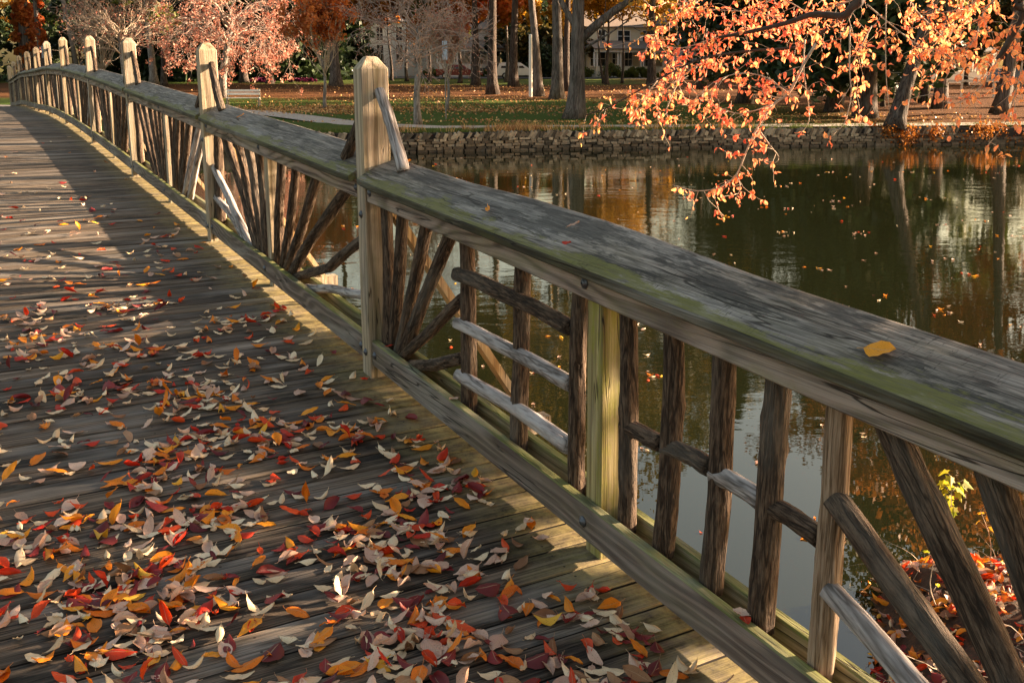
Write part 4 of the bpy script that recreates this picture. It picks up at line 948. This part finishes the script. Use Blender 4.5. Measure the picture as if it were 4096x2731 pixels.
# park leaf litter: bright curled leaves on the grass
g = np.random.default_rng(12); P = []
def gh_(x, y): return gz(x, y) + .05 * math.sin(x * .9 + y * .4) * math.cos(y * .7 - x * .3) + .03
for (cx, cy, sx, sy, k) in [(-12.5, 51.5, 5.5, 4.2, 3200), (-4, 52, 5, 4, 1300), (4, 50, 7, 5, 900), (-6, 62, 14, 6, 1500), (14, 46, 9, 4, 700), (0, 43, 14, 1.2, 700), (-3, 80, 22, 10, 2500)]:
    P += [(x, y) for x, y in zip(g.normal(cx, sx * .5, k), g.normal(cy, sy * .5, k)) if y > shore(x) + .6]
P3 = np.array([(x, y, gh_(x, y)) for x, y in P]); V, F, a_ = leafcards(P3, [.01] * len(P3), 1, .085, 13, flat=.75, elong=1.3)
tag(link('park_leaf_litter', mesh('park_leaf_litter', V, F, M['litter'], attr=a_)), 'yellow and tan leaves scattered over the park lawn', 'leaf litter', kind='stuff')

# ---------------------------------------------------------------- stone retaining wall
m, n, l, b = newmat('rough_field_stone')
at = n.new('ShaderNodeAttribute'); at.attribute_name = 'rnd'; tc = N(n, 'TexCoord'); nz = noise(n, l, tc.outputs['Object'], 9, 5, .7)
c = ramp(n, l, at.outputs['Fac'], [(0, (.06, .045, .032)), (.45, (.25, .19, .135)), (1, (.52, .42, .31))])
c = mix(n, l, .75, c, ramp(n, l, nz, [(.3, (.4, .38, .35)), (.7, (1.1, 1.05, 1.0))]), 'MULTIPLY')
l.new(c, b.inputs['Base Color']); b.inputs['Roughness'].default_value = .9; bump(n, l, nz, b, .03)
mb = MB(); g = np.random.default_rng(17)
def stone(mb, c, d, sx, sy, sz, tilt, a):
    V = []
    for ix in (-1, 1):
        for iy in (-1, 1):
            for iz in (-1, 1):
                q = Vector((ix * sx / 2 * g.uniform(.82, 1), iy * sy / 2 * g.uniform(.85, 1), iz * sz / 2 * g.uniform(.8, 1)))
                q = Matrix.Rotation(tilt, 3, 'Y') @ q; q = Vector((q.x * d.x - q.y * d.y, q.x * d.y + q.y * d.x, q.z)); V.append(tuple(c + q))
    mb.add(V, [(0, 1, 3, 2), (4, 6, 7, 5), (0, 4, 5, 1), (2, 3, 7, 6), (0, 2, 6, 4), (1, 5, 7, 3)], a)
def shore_pt(x): y = shore(x); y2 = shore(x + .1); return Vector((x, y, 0)), Vector((.1, y2 - y, 0)).normalized()
for row in range(6):
    x = -30 + g.uniform(0, .3)
    while x < 26:
        w = g.uniform(.14, .46); p, d = shore_pt(x + w / 2); hgt = .104; jx = g.uniform(-.05, .05)
        if not (x > 17 and row > 3): stone(mb, p + Vector((0, jx - .10 + row * .018, -.06 + row * .098 + g.uniform(-.012, .012))), d, w * .97, .3, hgt * g.uniform(.8, 1.12), g.uniform(-.07, .07), g.random() * (.25 + .15 * row))
        x += w
x = -30
while x < 16:
    w = g.uniform(.085, .15); p, d = shore_pt(x + w / 2)
    if not (g.random() < .1): stone(mb, p + Vector((0, -.03 + g.uniform(-.03, .03), .57 + g.uniform(-.02, .03))), d, w, .26, .30 * g.uniform(.7, 1.2), g.uniform(.3, .8), g.random())
    x += w * 1.04
V = [];
mb.box(-34, -30, 36.1, 36.5, -.2, .65)
wallo = mb.build('stone_retaining_wall', m); tag(wallo, 'low dry stone retaining wall with slanted upright coping along the far shore', 'stone wall')
# solid core behind the face stones
V = []; xs = np.linspace(-140, 140, 240)
for x in xs: V += [(x, shore(x) - .02, -.5), (x, shore(x) - .02, .66), (x, shore(x) + .35, .66)]
F = [(i * 3 + k, (i + 1) * 3 + k, (i + 1) * 3 + k + 1, i * 3 + k + 1) for i in range(len(xs) - 1) for k in range(2)]
tag(link('bank_earth', mesh('bank_earth', V, F, simple('dark_wet_earth', (.03, .022, .016), .9, noisy=.4, nscale=3))), kind='structure')

# ---------------------------------------------------------------- overhanging branch of the near tree
OH = {
'm1': [[3.6, 6.6, 4.6], [2.7, 6.95, 4.0], [2.12, 7.09, 3.63], [2.09, 7.1, 3.46], [2.04, 7.11, 3.41], [1.99, 7.13, 3.35], [1.87, 7.16, 3.36], [1.77, 7.18, 3.36], [1.63, 7.22, 3.31], [1.38, 7.27, 3.25], [1.16, 7.31, 3.21]],
'm2': [[2.04, 7.32, 3.35], [1.97, 7.34, 3.3], [1.86, 7.37, 3.21], [1.74, 7.4, 3.15], [1.59, 7.43, 3.13], [1.42, 7.47, 3.12], [1.14, 7.51, 3.08], [0.97, 7.54, 3.02], [0.76, 7.56, 2.91], [0.55, 7.58, 2.79], [0.38, 7.59, 2.7], [0.23, 7.6, 2.65]],
'm3': [[1.77, 6.98, 3.16], [1.69, 7.0, 3.01], [1.61, 7.02, 2.83], [1.51, 7.04, 2.75], [1.41, 7.06, 2.59], [1.34, 7.07, 2.42], [1.28, 7.09, 2.26], [1.17, 7.1, 2.17], [1.01, 7.13, 2.14], [0.84, 7.15, 2.18]],
'm3b': [[1.28, 7.09, 2.26], [1.31, 7.08, 2.17], [1.28, 7.09, 2.09]],
'm4': [[3.9, 5.9, 4.5], [2.84, 6.18, 3.5], [2.8, 6.2, 3.33], [2.73, 6.23, 3.13], [2.69, 6.25, 3.05]],
'm4b': [[2.69, 6.25, 3.05], [2.65, 6.26, 2.94], [2.57, 6.3, 2.83], [2.48, 6.33, 2.78]],
'h1': [[2.13, 6.67, 3.48], [2.13, 6.67, 3.38], [2.15, 6.66, 2.99], [2.19, 6.65, 2.7]],
'h2': [[1.95, 6.83, 3.27], [1.96, 6.82, 2.99], [1.98, 6.82, 2.82], [1.95, 6.83, 2.64], [1.9, 6.84, 2.58]],
'h3': [[1.72, 7.09, 3.19], [1.72, 7.09, 2.99], [1.76, 7.08, 2.77], [1.77, 7.08, 2.63], [1.72, 7.09, 2.55]],
'h4': [[2.86, 6.28, 3.04], [2.85, 6.29, 2.91], [2.82, 6.3, 2.76], [2.79, 6.31, 2.65], [2.72, 6.34, 2.53]],
'r1': [[2.16, 7.18, 3.43], [2.3, 7.14, 3.31], [2.5, 7.07, 3.15], [2.64, 7.02, 3.11], [2.74, 6.98, 3.02]],
'r2': [[2.55, 7.58, 3.58], [2.62, 7.56, 3.43], [2.74, 7.52, 3.3], [2.86, 7.47, 3.18], [3.0, 7.42, 3.11]],
't1': [[1.81, 8.0, 3.35], [1.57, 8.05, 3.42], [1.31, 8.09, 3.44], [1.04, 8.13, 3.47], [0.84, 8.16, 3.51]],
't2': [[1.49, 7.86, 3.27], [1.22, 7.91, 3.22], [0.99, 7.94, 3.15], [0.79, 7.96, 3.18]],
't3': [[1.99, 8.06, 3.4], [1.79, 8.11, 3.52], [1.46, 8.17, 3.59]],
't4': [[1.15, 7.61, 3.08], [0.93, 7.64, 2.92], [0.74, 7.66, 2.76], [0.58, 7.68, 2.66]],
't5': [[1.53, 7.14, 2.75], [1.31, 7.18, 2.68], [1.13, 7.21, 2.74]],
't6': [[1.65, 7.21, 2.82], [1.5, 7.25, 2.93], [1.32, 7.28, 2.96], [1.14, 7.31, 2.9], [0.99, 7.33, 2.76]],
't7': [[2.89, 7.24, 3.56], [2.83, 7.27, 3.38], [2.73, 7.31, 3.23]],
't8': [[1.41, 7.06, 2.59], [1.49, 7.04, 2.48], [1.56, 7.03, 2.39], [1.54, 7.03, 2.35]],
't9': [[2.92, 6.8, 3.49], [2.83, 6.84, 3.36], [2.79, 6.85, 3.19], [2.73, 6.88, 3.13]],
't10': [[0.97, 7.54, 3.02], [0.86, 7.55, 2.78], [0.83, 7.55, 2.66], [0.88, 7.55, 2.6]],
't11': [[0.76, 7.56, 2.91], [0.63, 7.57, 2.73], [0.59, 7.58, 2.66]],
't12': [[3.25, 7.2, 3.62], [3.0, 7.2, 3.5], [2.8, 7.15, 3.4], [2.55, 7.2, 3.36]],
't13': [[3.3, 6.95, 3.5], [3.12, 6.9, 3.3], [3.02, 6.95, 3.12], [2.9, 6.95, 3.02]],
't14': [[2.5, 7.9, 3.66], [2.25, 7.9, 3.5], [2.0, 7.95, 3.42], [1.75, 8.0, 3.3]],
't15': [[3.2, 6.6, 3.2], [3.08, 6.62, 3.0], [3.02, 6.65, 2.85]],
't16': [[1.2, 8.1, 3.6], [1.0, 8.1, 3.45], [.85, 8.15, 3.3], [.75, 8.15, 3.2]],
't17': [[2.3, 7.5, 3.3], [2.2, 7.45, 3.12], [2.15, 7.5, 2.98]]}
RB = {'m1': (.045, .010), 'm2': (.013, .004), 'm3': (.011, .003), 'm4': (.035, .014)}
LF = {'t12': 60, 't13': 50, 't14': 60, 't15': 34, 't16': 36, 't17': 34, 'm1': 30, 'm2': 75, 'm3': 70, 'm3b': 16, 'm4': 10, 'm4b': 22, 'h1': 10, 'h2': 14, 'h3': 8, 'h4': 22, 'r1': 36, 'r2': 44, 't1': 70, 't2': 60, 't3': 60, 't4': 42, 't5': 26, 't6': 52, 't7': 42, 't8': 12, 't9': 40, 't10': 20, 't11': 14}
root = empty('overhanging_tree', (9.2, 5.2, .5)); tag(root, 'near-bank tree whose orange and red leafy branch hangs over the water', 'tree')
iroot = Matrix.Translation((-9.2, -5.2, -.5)); g = np.random.default_rng(41)
db, lb = MB(), MB(); LP = []
def OV(p): return iroot @ Vector(p)
def bez(pts, k=4):
    out = []
    for i in range(len(pts) - 1):
        p0 = Vector(pts[max(0, i - 1)]); p1 = Vector(pts[i]); p2 = Vector(pts[i + 1]); p3 = Vector(pts[min(len(pts) - 1, i + 2)])
        for q in range(k):
            t = q / k; out.append(.5 * ((2 * p1) + (p2 - p0) * t + (2 * p0 - 5 * p1 + 4 * p2 - p3) * t * t + (3 * p1 - p0 - 3 * p2 + p3) * t ** 3))
    out.append(Vector(pts[-1])); return out
for k, pl in OH.items():
    P = bez(pl); r0, r1 = RB.get(k, (.0055, .0018)); nP = len(P)
    tgt = db if k in ('m1', 'm4', 'm2') else lb
    tgt.tube([OV(p) for p in P], [r0 + (r1 - r0) * i / (nP - 1) for i in range(nP)], 7)
    nl = LF.get(k, 15)
    nt = max(3, int(nl / 2.5)); start = .3 if k in ('m1', 'm4') else .08
    for q in range(nt):                               # side twigs carry leaf groups
        u = start + (1 - start) * (q + g.random()) / nt; u = min(.999, u); f_ = u * (nP - 1); i = int(f_); p = P[i].lerp(P[min(nP - 1, i + 1)], f_ - i)
        d = Vector((g.normal(-.25, .6), g.normal(0, .6), g.normal(-.35, .5))).normalized(); ln = g.uniform(.05, .26) if k not in ('h1', 'h3') else g.uniform(.02, .07)
        tp = [p]; 
        for s_ in range(3): d = (d + Vector((g.normal(0, .25), g.normal(0, .25), g.normal(-.05, .2)))).normalized(); tp.append(tp[-1] + d * ln / 3)
        lb.tube([OV(x_) for x_ in tp], [.0022, .0018, .0014, .001], 4)
        for s_ in range(g.integers(4, 8)): LP.append((tp[g.integers(1, 4)] + Vector(g.normal(0, .012, 3)), d))
        if q % 2 == 0 and k not in ('h1', 'h3', 'm1') and P[i].z > 2.75:      # finer spray branching further
            d2 = Vector((g.normal(-.1, .7), g.normal(0, .7), g.normal(-.15, .55))).normalized(); tq = [tp[-1]]
            for s_ in range(5): d2 = (d2 + Vector((g.normal(0, .3), g.normal(0, .3), g.normal(-.06, .25)))).normalized(); tq.append(tq[-1] + d2 * .055)
            lb.tube([OV(x_) for x_ in tq], [.0017, .0015, .0013, .0011, .001, .0008], 4)
            for s_ in range(g.integers(3, 7)): LP.append((tq[g.integers(1, 6)] + Vector(g.normal(0, .012, 3)), d2))
lv, lf_, la = [], [], []; src = [(np.array([v.co for v in me.vertices]), [tuple(p.vertices) for p in me.polygons]) for me in (leaf_mesh('x', .062, .036, cu, be, .3, M['fg_leaf'], q, False) for q, (cu, be) in enumerate([(.5, .2), (-.6, .5), (.9, -.3), (.3, .6)]))]
for p, d in LP:
    vs, fs = src[g.integers(4)]; sc_ = g.uniform(.42, .90)
    rot = Matrix.Rotation(g.uniform(0, 6.28), 3, 'Z') @ Matrix.Rotation(g.normal(-.9, .6), 3, 'X') @ Matrix.Rotation(g.normal(0, .5), 3, 'Y')
    q = ((vs + np.array([0, .031, 0])) * sc_) @ np.array(rot).T + np.array(OV(p)); b0 = len(lv)
    r_ = float(np.clip(.22 + (p[0] - .3) * .26 + g.normal(0, .17), .02, .98)); lv += q.tolist(); la += [r_] * len(q); lf_ += [[b0 + i for i in f] for f in fs]
db.build('limbs', M['twig_dark'], root, True); lb.build('twigs', M['twig'], root, True)
link('foliage', mesh('foliage', lv, lf_, M['fg_leaf'], True, attr=la), root)
# trunk and main crown stand outside the picture on the right and shade the near deck
mb = MB(); mb.tube([(0, 0, -.4), (-.1, .05, 1.2), (-.3, .1, 2.4), (-.6, .2, 3.6)], [.32, .25, .21, .16], 14)
ends = []; gg = np.random.default_rng(55)
mb.tube([(-.6, .2, 3.6), (-2.6, .7, 4.2), (-4.4, 1.1, 4.3), (-5.6, 1.4, 4.1)], [.15, .10, .06, .045], 10)
mb.tube([(-2.6, .7, 4.2), (-4.2, .75, 4.25), (-5.3, .7, 4.0)], [.08, .055, .035], 8)
for q in range(9):
    az = q * .75; d = Vector((math.cos(az), math.sin(az), .4)).normalized(); grow(mb, Vector((-.4, .15, 1.6 + .25 * q)), d, 1.9, .07, gg, 2, ends, kids=3, sides=6)
mb.build('trunk', M['bark_dark'], root, True)
C = np.array([tuple(q) for q, _ in ends]); C = C[(C[:, 0] + 9.2 > 5.6)]
V, F, a_ = leafcards(C, [.6] * len(C), 170, .095, 56); link('crown', mesh('crown', V, F, M['fg_leaf'], attr=a_), root)

# ---------------------------------------------------------------- houses, cars, poles, furniture
M['siding'] = simple('white_siding', (.72, .70, .66), .6, noisy=.04, nscale=2); M['cream'] = simple('cream_siding', (.74, .68, .52), .6, noisy=.05, nscale=2)
M['greys'] = simple('grey_shingle_siding', (.34, .31, .29), .8, noisy=.15, nscale=6); M['roof'] = simple('brown_shingle_roof', (.20, .15, .12), .9, noisy=.2, nscale=5)
M['roofg'] = simple('grey_shingle_roof', (.16, .155, .16), .9, noisy=.2, nscale=5)
M['glass'] = simple('dark_window_glass', (.03, .035, .04), .08, spec=.8); M['trim'] = simple('white_trim', (.8, .79, .76), .5)
def house(label, x, y, w, d, h, wall, roofm, wins, porch=None, ridge=2.2, name='house'):
    z0 = gz(x, y) - .1; t = empty(name, (x, y, z0), R(22)); tag(t, label, 'house')
    mb = MB(); mb.box(-w / 2, w / 2, 0, d, 0, h)
    k = int(h / .16)
    for i in range(k): mb.box(-w / 2 - .015, w / 2 + .015, -.02, -.002, i * .16, i * .16 + .14)
    mb.build('wall', wall, t)
    mb = MB(); o = .45; V = [(-w / 2 - o, -o, h), (w / 2 + o, -o, h), (w / 2 + o, d + o, h), (-w / 2 - o, d + o, h), (-w / 2 - o, d / 2, h + ridge), (w / 2 + o, d / 2, h + ridge)]
    mb.add(V, [(0, 1, 5, 4), (2, 3, 4, 5), (0, 4, 3), (1, 2, 5), (0, 3, 2, 1)]); rf = mb.build('roof', roofm, t)
    mb = MB(); mb.box(w * .25, w * .25 + .7, d * .4, d * .4 + .7, h, h + ridge + .9); mb.build('chimney', M['roof'], rf)
    for (wx, wz, ww, wh) in wins:
        mb = MB(); mb.box(wx - ww / 2 - .09, wx + ww / 2 + .09, -.10, -.021, wz - .09, wz); mb.box(wx - ww / 2 - .09, wx + ww / 2 + .09, -.10, -.021, wz + wh, wz + wh + .09)
        mb.box(wx - ww / 2 - .09, wx - ww / 2, -.10, -.021, wz, wz + wh); mb.box(wx + ww / 2, wx + ww / 2 + .09, -.10, -.021, wz, wz + wh); mb.box(wx - .02, wx + .02, -.075, -.045, wz, wz + wh); mb.box(wx - ww / 2, wx + ww / 2, -.070, -.050, wz + wh / 2 - .03, wz + wh / 2 + .03)
        f = mb.build('window', M['trim'], t); mb = MB(); mb.box(wx - ww / 2, wx + ww / 2, -.04, -.023, wz, wz + wh); mb.build('pane', M['glass'], f)
    if porch:
        x0, x1, dep, hb, ht, ncol = porch
        mb = MB(); mb.box(x0, x1, -dep, -.12, 0, .55); mb.box(x0, x1, -dep, -dep + .12, .55, hb); mb.build('porch_base', wall, t)
        mb = MB(); mb.add([(x0 - .3, -dep - .4, ht), (x1 + .3, -dep - .4, ht), (x1 + .3, -.12, ht + .9), (x0 - .3, -.12, ht + .9), (x0 - .3, -dep - .4, ht + .1), (x1 + .3, -dep - .4, ht + .1), (x1 + .3, -.12, ht + 1.0), (x0 - .3, -.12, ht + 1.0)],
                          [(0, 1, 2, 3), (4, 7, 6, 5), (0, 4, 5, 1), (2, 6, 7, 3), (1, 5, 6, 2), (0, 3, 7, 4)]); mb.build('porch_roof', roofm, t)
        mb = MB(); mb.box(x0 - .2, x1 + .2, -dep - .2, -dep + .05, ht - .32, ht - .005); mb.build('porch_fascia', M['trim'], t)
        for q in range(ncol):
            cx_ = x0 + (x1 - x0) * q / (ncol - 1); mb = MB()
            for sgn in (-.16, .16): mb.box(cx_ + sgn - .09, cx_ + sgn + .09, -dep - .02, -dep + .16, hb + .002, ht - .325)
            mb.build('porch_column', M['trim'], t)
    return t
house('white clapboard house with tall sash windows behind thin trunks', -17.6, 116.5, 6.6, 8, 6.2, M['siding'], M['roofg'], [(-2.2, 1.7, .75, 1.9), (0, 1.7, .75, 1.9), (2.1, 1.7, .75, 1.9), (-2.2, 4.1, .7, 1.5), (0, 4.1, .7, 1.5), (2.1, 4.1, .7, 1.5)])
house('white house with a glazed sun porch and brown roof', -10.0, 117, 8, 8, 5.4, M['siding'], M['roof'], [(-3.0, 3.9, .8, 1.1), (0, 3.9, .8, 1.1), (3.0, 3.9, .8, 1.1), (-3.1, 1.7, 1.1, 1.5), (-1.2, 1.7, 1.1, 1.5), (1.0, 1.7, 1.1, 1.5), (3.1, 1.7, 1.1, 1.5)], (-3.9, 3.9, 2.2, 1.5, 3.2, 5))
house('cream house with a long columned front porch', 8.9, 117, 11.5, 9, 5.6, M['cream'], M['roof'], [(-4.4, 1.3, 1.8, 1.6), (-2.2, 1.5, .8, 1.2), (-.6, 1.3, .9, 1.5), (1.6, 1.3, 1.5, 1.5), (4.3, 1.3, 1.5, 1.5), (-4, 4.0, .9, 1.2), (-1.2, 4.0, 1.5, 1.2), (1.6, 4.0, .9, 1.2), (4.3, 4.0, .9, 1.2)], (-5.7, 5.7, 2.4, 1.25, 3.1, 5), ridge=2.6)
house('grey shingled house behind the hanging orange leaves', 19.5, 112, 9, 9, 6.0, M['greys'], M['roofg'], [(-3, 1.4, 1, 1.6), (-.5, 3.9, .8, 1.4), (.8, 3.9, .8, 1.4), (2.8, 1.4, 1, 1.6)], ridge=3.4)
house('low pale house far left of the first parked car', -26.5, 124, 9, 8, 3.4, M['siding'], M['roofg'], [(-2, 1.2, .9, 1.2), (2, 1.2, .9, 1.2)], ridge=1.6)
house('low grey house with a porch beyond the right lawn', 37, 99, 9, 8, 3.4, M['greys'], M['roofg'], [(-3, 1.2, 1, 1.5), (0, 1.2, 1, 1.5), (3, 1.2, 1, 1.5)], (-5, 5, 2, 1.1, 2.9, 5))

def car(label, x, y, rz, paint, kind='suv'):
    t = empty('parked_car', (x, y, gz(x, y) + .02), rz); tag(t, label, 'car', 'cars parked along the street')
    if kind == 'suv': prof = [(-2.25, .35), (-2.3, .75), (-2.22, 1.05), (-2.0, 1.62), (-1.7, 1.70), (.15, 1.66), (.95, 1.12), (1.95, .98), (2.25, .78), (2.3, .4)]; wl0, wz1 = -1.9, 1.58
    else: prof = [(-2.3, .35), (-2.35, .7), (-2.25, .95), (-1.5, 1.02), (-.95, 1.40), (-.5, 1.46), (.35, 1.43), (1.0, .98), (2.0, .86), (2.3, .68), (2.35, .38)]; wl0, wz1 = -1.2, 1.36
    W = .9; n_ = len(prof); V = []
    for yy, ins in ((-W, 0), (W, 0)):
        for (px, pz) in prof: V.append((px, yy * (1 - max(0, pz - 1.0) * .22), pz))
    F = [tuple(range(n_)), tuple(range(2 * n_ - 1, n_ - 1, -1))] + [(i, n_ + i, n_ + (i + 1) % n_, (i + 1) % n_) for i in range(n_)]
    F = [tuple(reversed(f)) for f in F]
    body = MB(); body.add(V, F); body.build('body', paint, t)
    top = 1.58 if kind == 'suv' else 1.36
    for sg in (-1, 1):
        mb = MB(); zb = 1.10 if kind == 'suv' else 1.02; xs_ = ((-1.85, -.95), (-.88, -.05), (.02, .62)) if kind == 'suv' else ((-1.0, -.45), (-.38, .25), (.30, .72))
        for q, (a0, a1) in enumerate(xs_):
            t1 = a1 - (.35 if q == 2 else 0); t0 = a0 + (.12 if q == 0 else 0); yb = W * (1 - (zb - 1) * .22) + .004; yt = W * (1 - (top - 1) * .22) + .004
            V = [(a0, sg * yb, zb), (a1, sg * yb, zb), (t1, sg * yt, top - .04), (t0, sg * yt, top - .04)]
            mb.add(V + [(v_[0], v_[1] - sg * .02, v_[2]) for v_ in V], [(0, 1, 2, 3), (7, 6, 5, 4), (0, 4, 5, 1), (1, 5, 6, 2), (2, 6, 7, 3), (3, 7, 4, 0)])
        mb.build('side_windows', M['glass'], t)
    mb = MB(); xr = -2.13 if kind == 'suv' else -1.55; mb.add([(xr, -.7, 1.14), (xr, .7, 1.14), (xr + .14, .62, 1.55), (xr + .14, -.62, 1.55)] if kind == 'suv' else [(-1.46, -.7, 1.06), (-1.46, .7, 1.06), (-1.0, .62, 1.38), (-1.0, -.62, 1.38)], [(0, 1, 2, 3)]); ob = mb.build('rear_window', M['glass'], t); ob.location.x = -.03; ob.location.z = .01
    for sx in (-1.4, 1.45):
        for sg in (-1, 1):
            mb = MB(); mb.tube([(sx, sg * .72, .33), (sx, sg * .93, .33)], .33, 18); wh = mb.build('wheel', simple('tyre_rubber', (.02, .02, .02), .8) if 'tyre' not in M else M['tyre'], t, True)
            mb = MB(); mb.tube([(sx, sg * .925, .33), (sx, sg * .94, .33)], .2, 12); mb.build('hub', M['hub'], wh)
    for sg in (-1, 1):
        mb = MB(); mb.box(-2.33, -2.22, sg * .78 - .1, sg * .78 + .1, .82, 1.02); mb.build('tail_light', M['tail'], t)
        mb = MB(); mb.box(2.16, 2.30, sg * .68 - .14, sg * .68 + .14, .64, .78); mb.build('headlight', M['trim'], t)
    return t
M['tyre'] = simple('tyre_rubber', (.02, .02, .02), .8); M['hub'] = simple('alloy_hub', (.45, .45, .47), .35, .8); M['tail'] = simple('red_tail_lamp', (.45, .01, .01), .25)
M['wpaint'] = simple('white_car_paint', (.74, .75, .77), .25, spec=.7); M['rpaint'] = simple('dark_red_car_paint', (.16, .006, .012), .22, spec=.7); M['bpaint'] = simple('dark_blue_car_paint', (.02, .025, .04), .25, spec=.7); M['spaint'] = simple('silver_car_paint', (.4, .42, .46), .3, .4)
car('white estate car parked behind the thick grey trunk', -23.0, 106.4, 0, M['wpaint'])
car('dark red saloon parked before the sun porch', -9.9, 106.6, 0, M['rpaint'], 'sedan')
car('white car half hidden by the broad-footed trunk', -3.7, 106.6, 0, M['wpaint'])
car('black car mostly hidden between two trunks', -6.2, 114.0, 0, M['bpaint'], 'sedan')
car('silver car parked beyond the leaning tree on the right', 26.2, 76, R(12), M['spaint'], 'sedan')
car('dark car parked at the far right beyond the lawn', 33.5, 73.5, R(12), M['bpaint'])

M['pole'] = simple('grey_weathered_pole', (.22, .20, .19), .8, noisy=.2); M['signg'] = simple('grey_sign_back', (.24, .26, .28), .5, noisy=.1); M['signb'] = simple('pale_blue_sign', (.45, .55, .68), .4)
def pole(label, x, y, h, r, lean, wire=True):
    t = empty('utility_pole', (x, y, gz(x, y))); tag(t, label, 'pole')
    mb = MB(); mb.tube([(0, 0, -.1), (lean * h * .5, 0, h * .5), (lean * h, 0, h)], [r, r * .85, r * .7], 12); mb.build('shaft', M['pole'], t, True)
    mb = MB(); mb.box(lean * h * .9 - 1.1, lean * h * .9 + 1.1, -.08, .08, h * .9, h * .9 + .14); mb.build('crossarm', M['pole'], t)
    mb = MB(); mb.box(lean * h * .45 - .22, lean * h * .45 - .06, -.28, -.12, h * .42, h * .47); mb.build('bracket_box', M['signg'], t)
pole('leaning grey utility pole beyond the bridge', -44.5, 96, 13, .22, -.13)
pole('thin utility pole left of the leaning one', -55, 106, 14, .16, 0)
t = empty('road_sign', (-38.5, 78, gz(-38.5, 78))); tag(t, 'grey-backed road sign on a post seen above the far handrail', 'sign')
mb = MB(); mb.tube([(0, 0, 0), (0, 0, 3.4)], .04, 8); mb.build('post', M['pole'], t); mb = MB(); mb.box(-.38, .38, -.06, -.045, 2.3, 3.2); mb.build('plate', M['signg'], t); mb = MB(); mb.box(-.2, .2, -.07, -.055, 1.4, 2.2); mb.build('lower_plate', M['signb'], t)
t = empty('notice_sign', (-4.75, 44.5, gz(-4.75, 44.5))); tag(t, 'narrow pale blue notice on a post behind the bare tree', 'sign')
mb = MB(); mb.tube([(0, 0, 0), (0, 0, 3.5)], .025, 8); mb.build('post', M['pole'], t); mb = MB(); mb.box(-.11, .11, -.04, -.028, 2.55, 3.35); mb.build('plate', M['signb'], t)
t = empty('white_stake', (-1.55, 66.0, gz(-1.55, 66))); tag(t, 'slim whitish post standing against the leaning grey trunk', 'post')
mb = MB(); mb.tube([(0, 0, -.1), (0, 0, 2.0), (0, 0, 3.9)], [.12, .115, .10], 10); mb.build('shaft', M['siding'], t); mb = MB(); mb.tube([(0, 0, 3.901), (0, 0, 3.96)], [.12, .06], 10); mb.build('finial', M['siding'], t)
def bench(label, x, y, rz):
    t = empty('park_bench', (x, y, gz(x, y)), rz); tag(t, label, 'bench')
    mb = MB()
    for q in range(3): mb.box(-.85, .85, -.22 + q * .15, -.10 + q * .15, .43, .465)
    mb.build('seat', M['siding'], t); mb = MB()
    for q in range(2): mb.box(-.85, .85, .25, .28, .60 + q * .17, .71 + q * .17)
    mb.build('backrest', M['siding'], t)
    for sx in (-.82, .82):
        mb = MB(); mb.box(sx - .04, sx + .04, -.25, -.17, 0, .43); mb.box(sx - .04, sx + .04, .281, .34, 0, .92); mb.box(sx - .04, sx + .04, -.17, .281, .36, .425); mb.build('leg', M['post'], t)
bench('pale slatted bench seen behind the second tall post', -16.6, 54.4, R(10))
bench('bench in the shade left of the cedars', 15.4, 57.5, R(-5))
t = empty('white_rail_fence', (27, 66, gz(27, 66))); tag(t, 'long white rail fence beyond the right side of the lawn', 'fence')
mb = MB(); mb.box(-7, 12, -.03, .03, 1.0, 1.14); mb.build('top_rail', M['trim'], t)
for q in range(10): mb = MB(); mb.box(-7 + q * 2.1 - .06, -7 + q * 2.1 + .06, .031, .13, 0, 1.2); mb.build('fence_post', M['trim'], t)
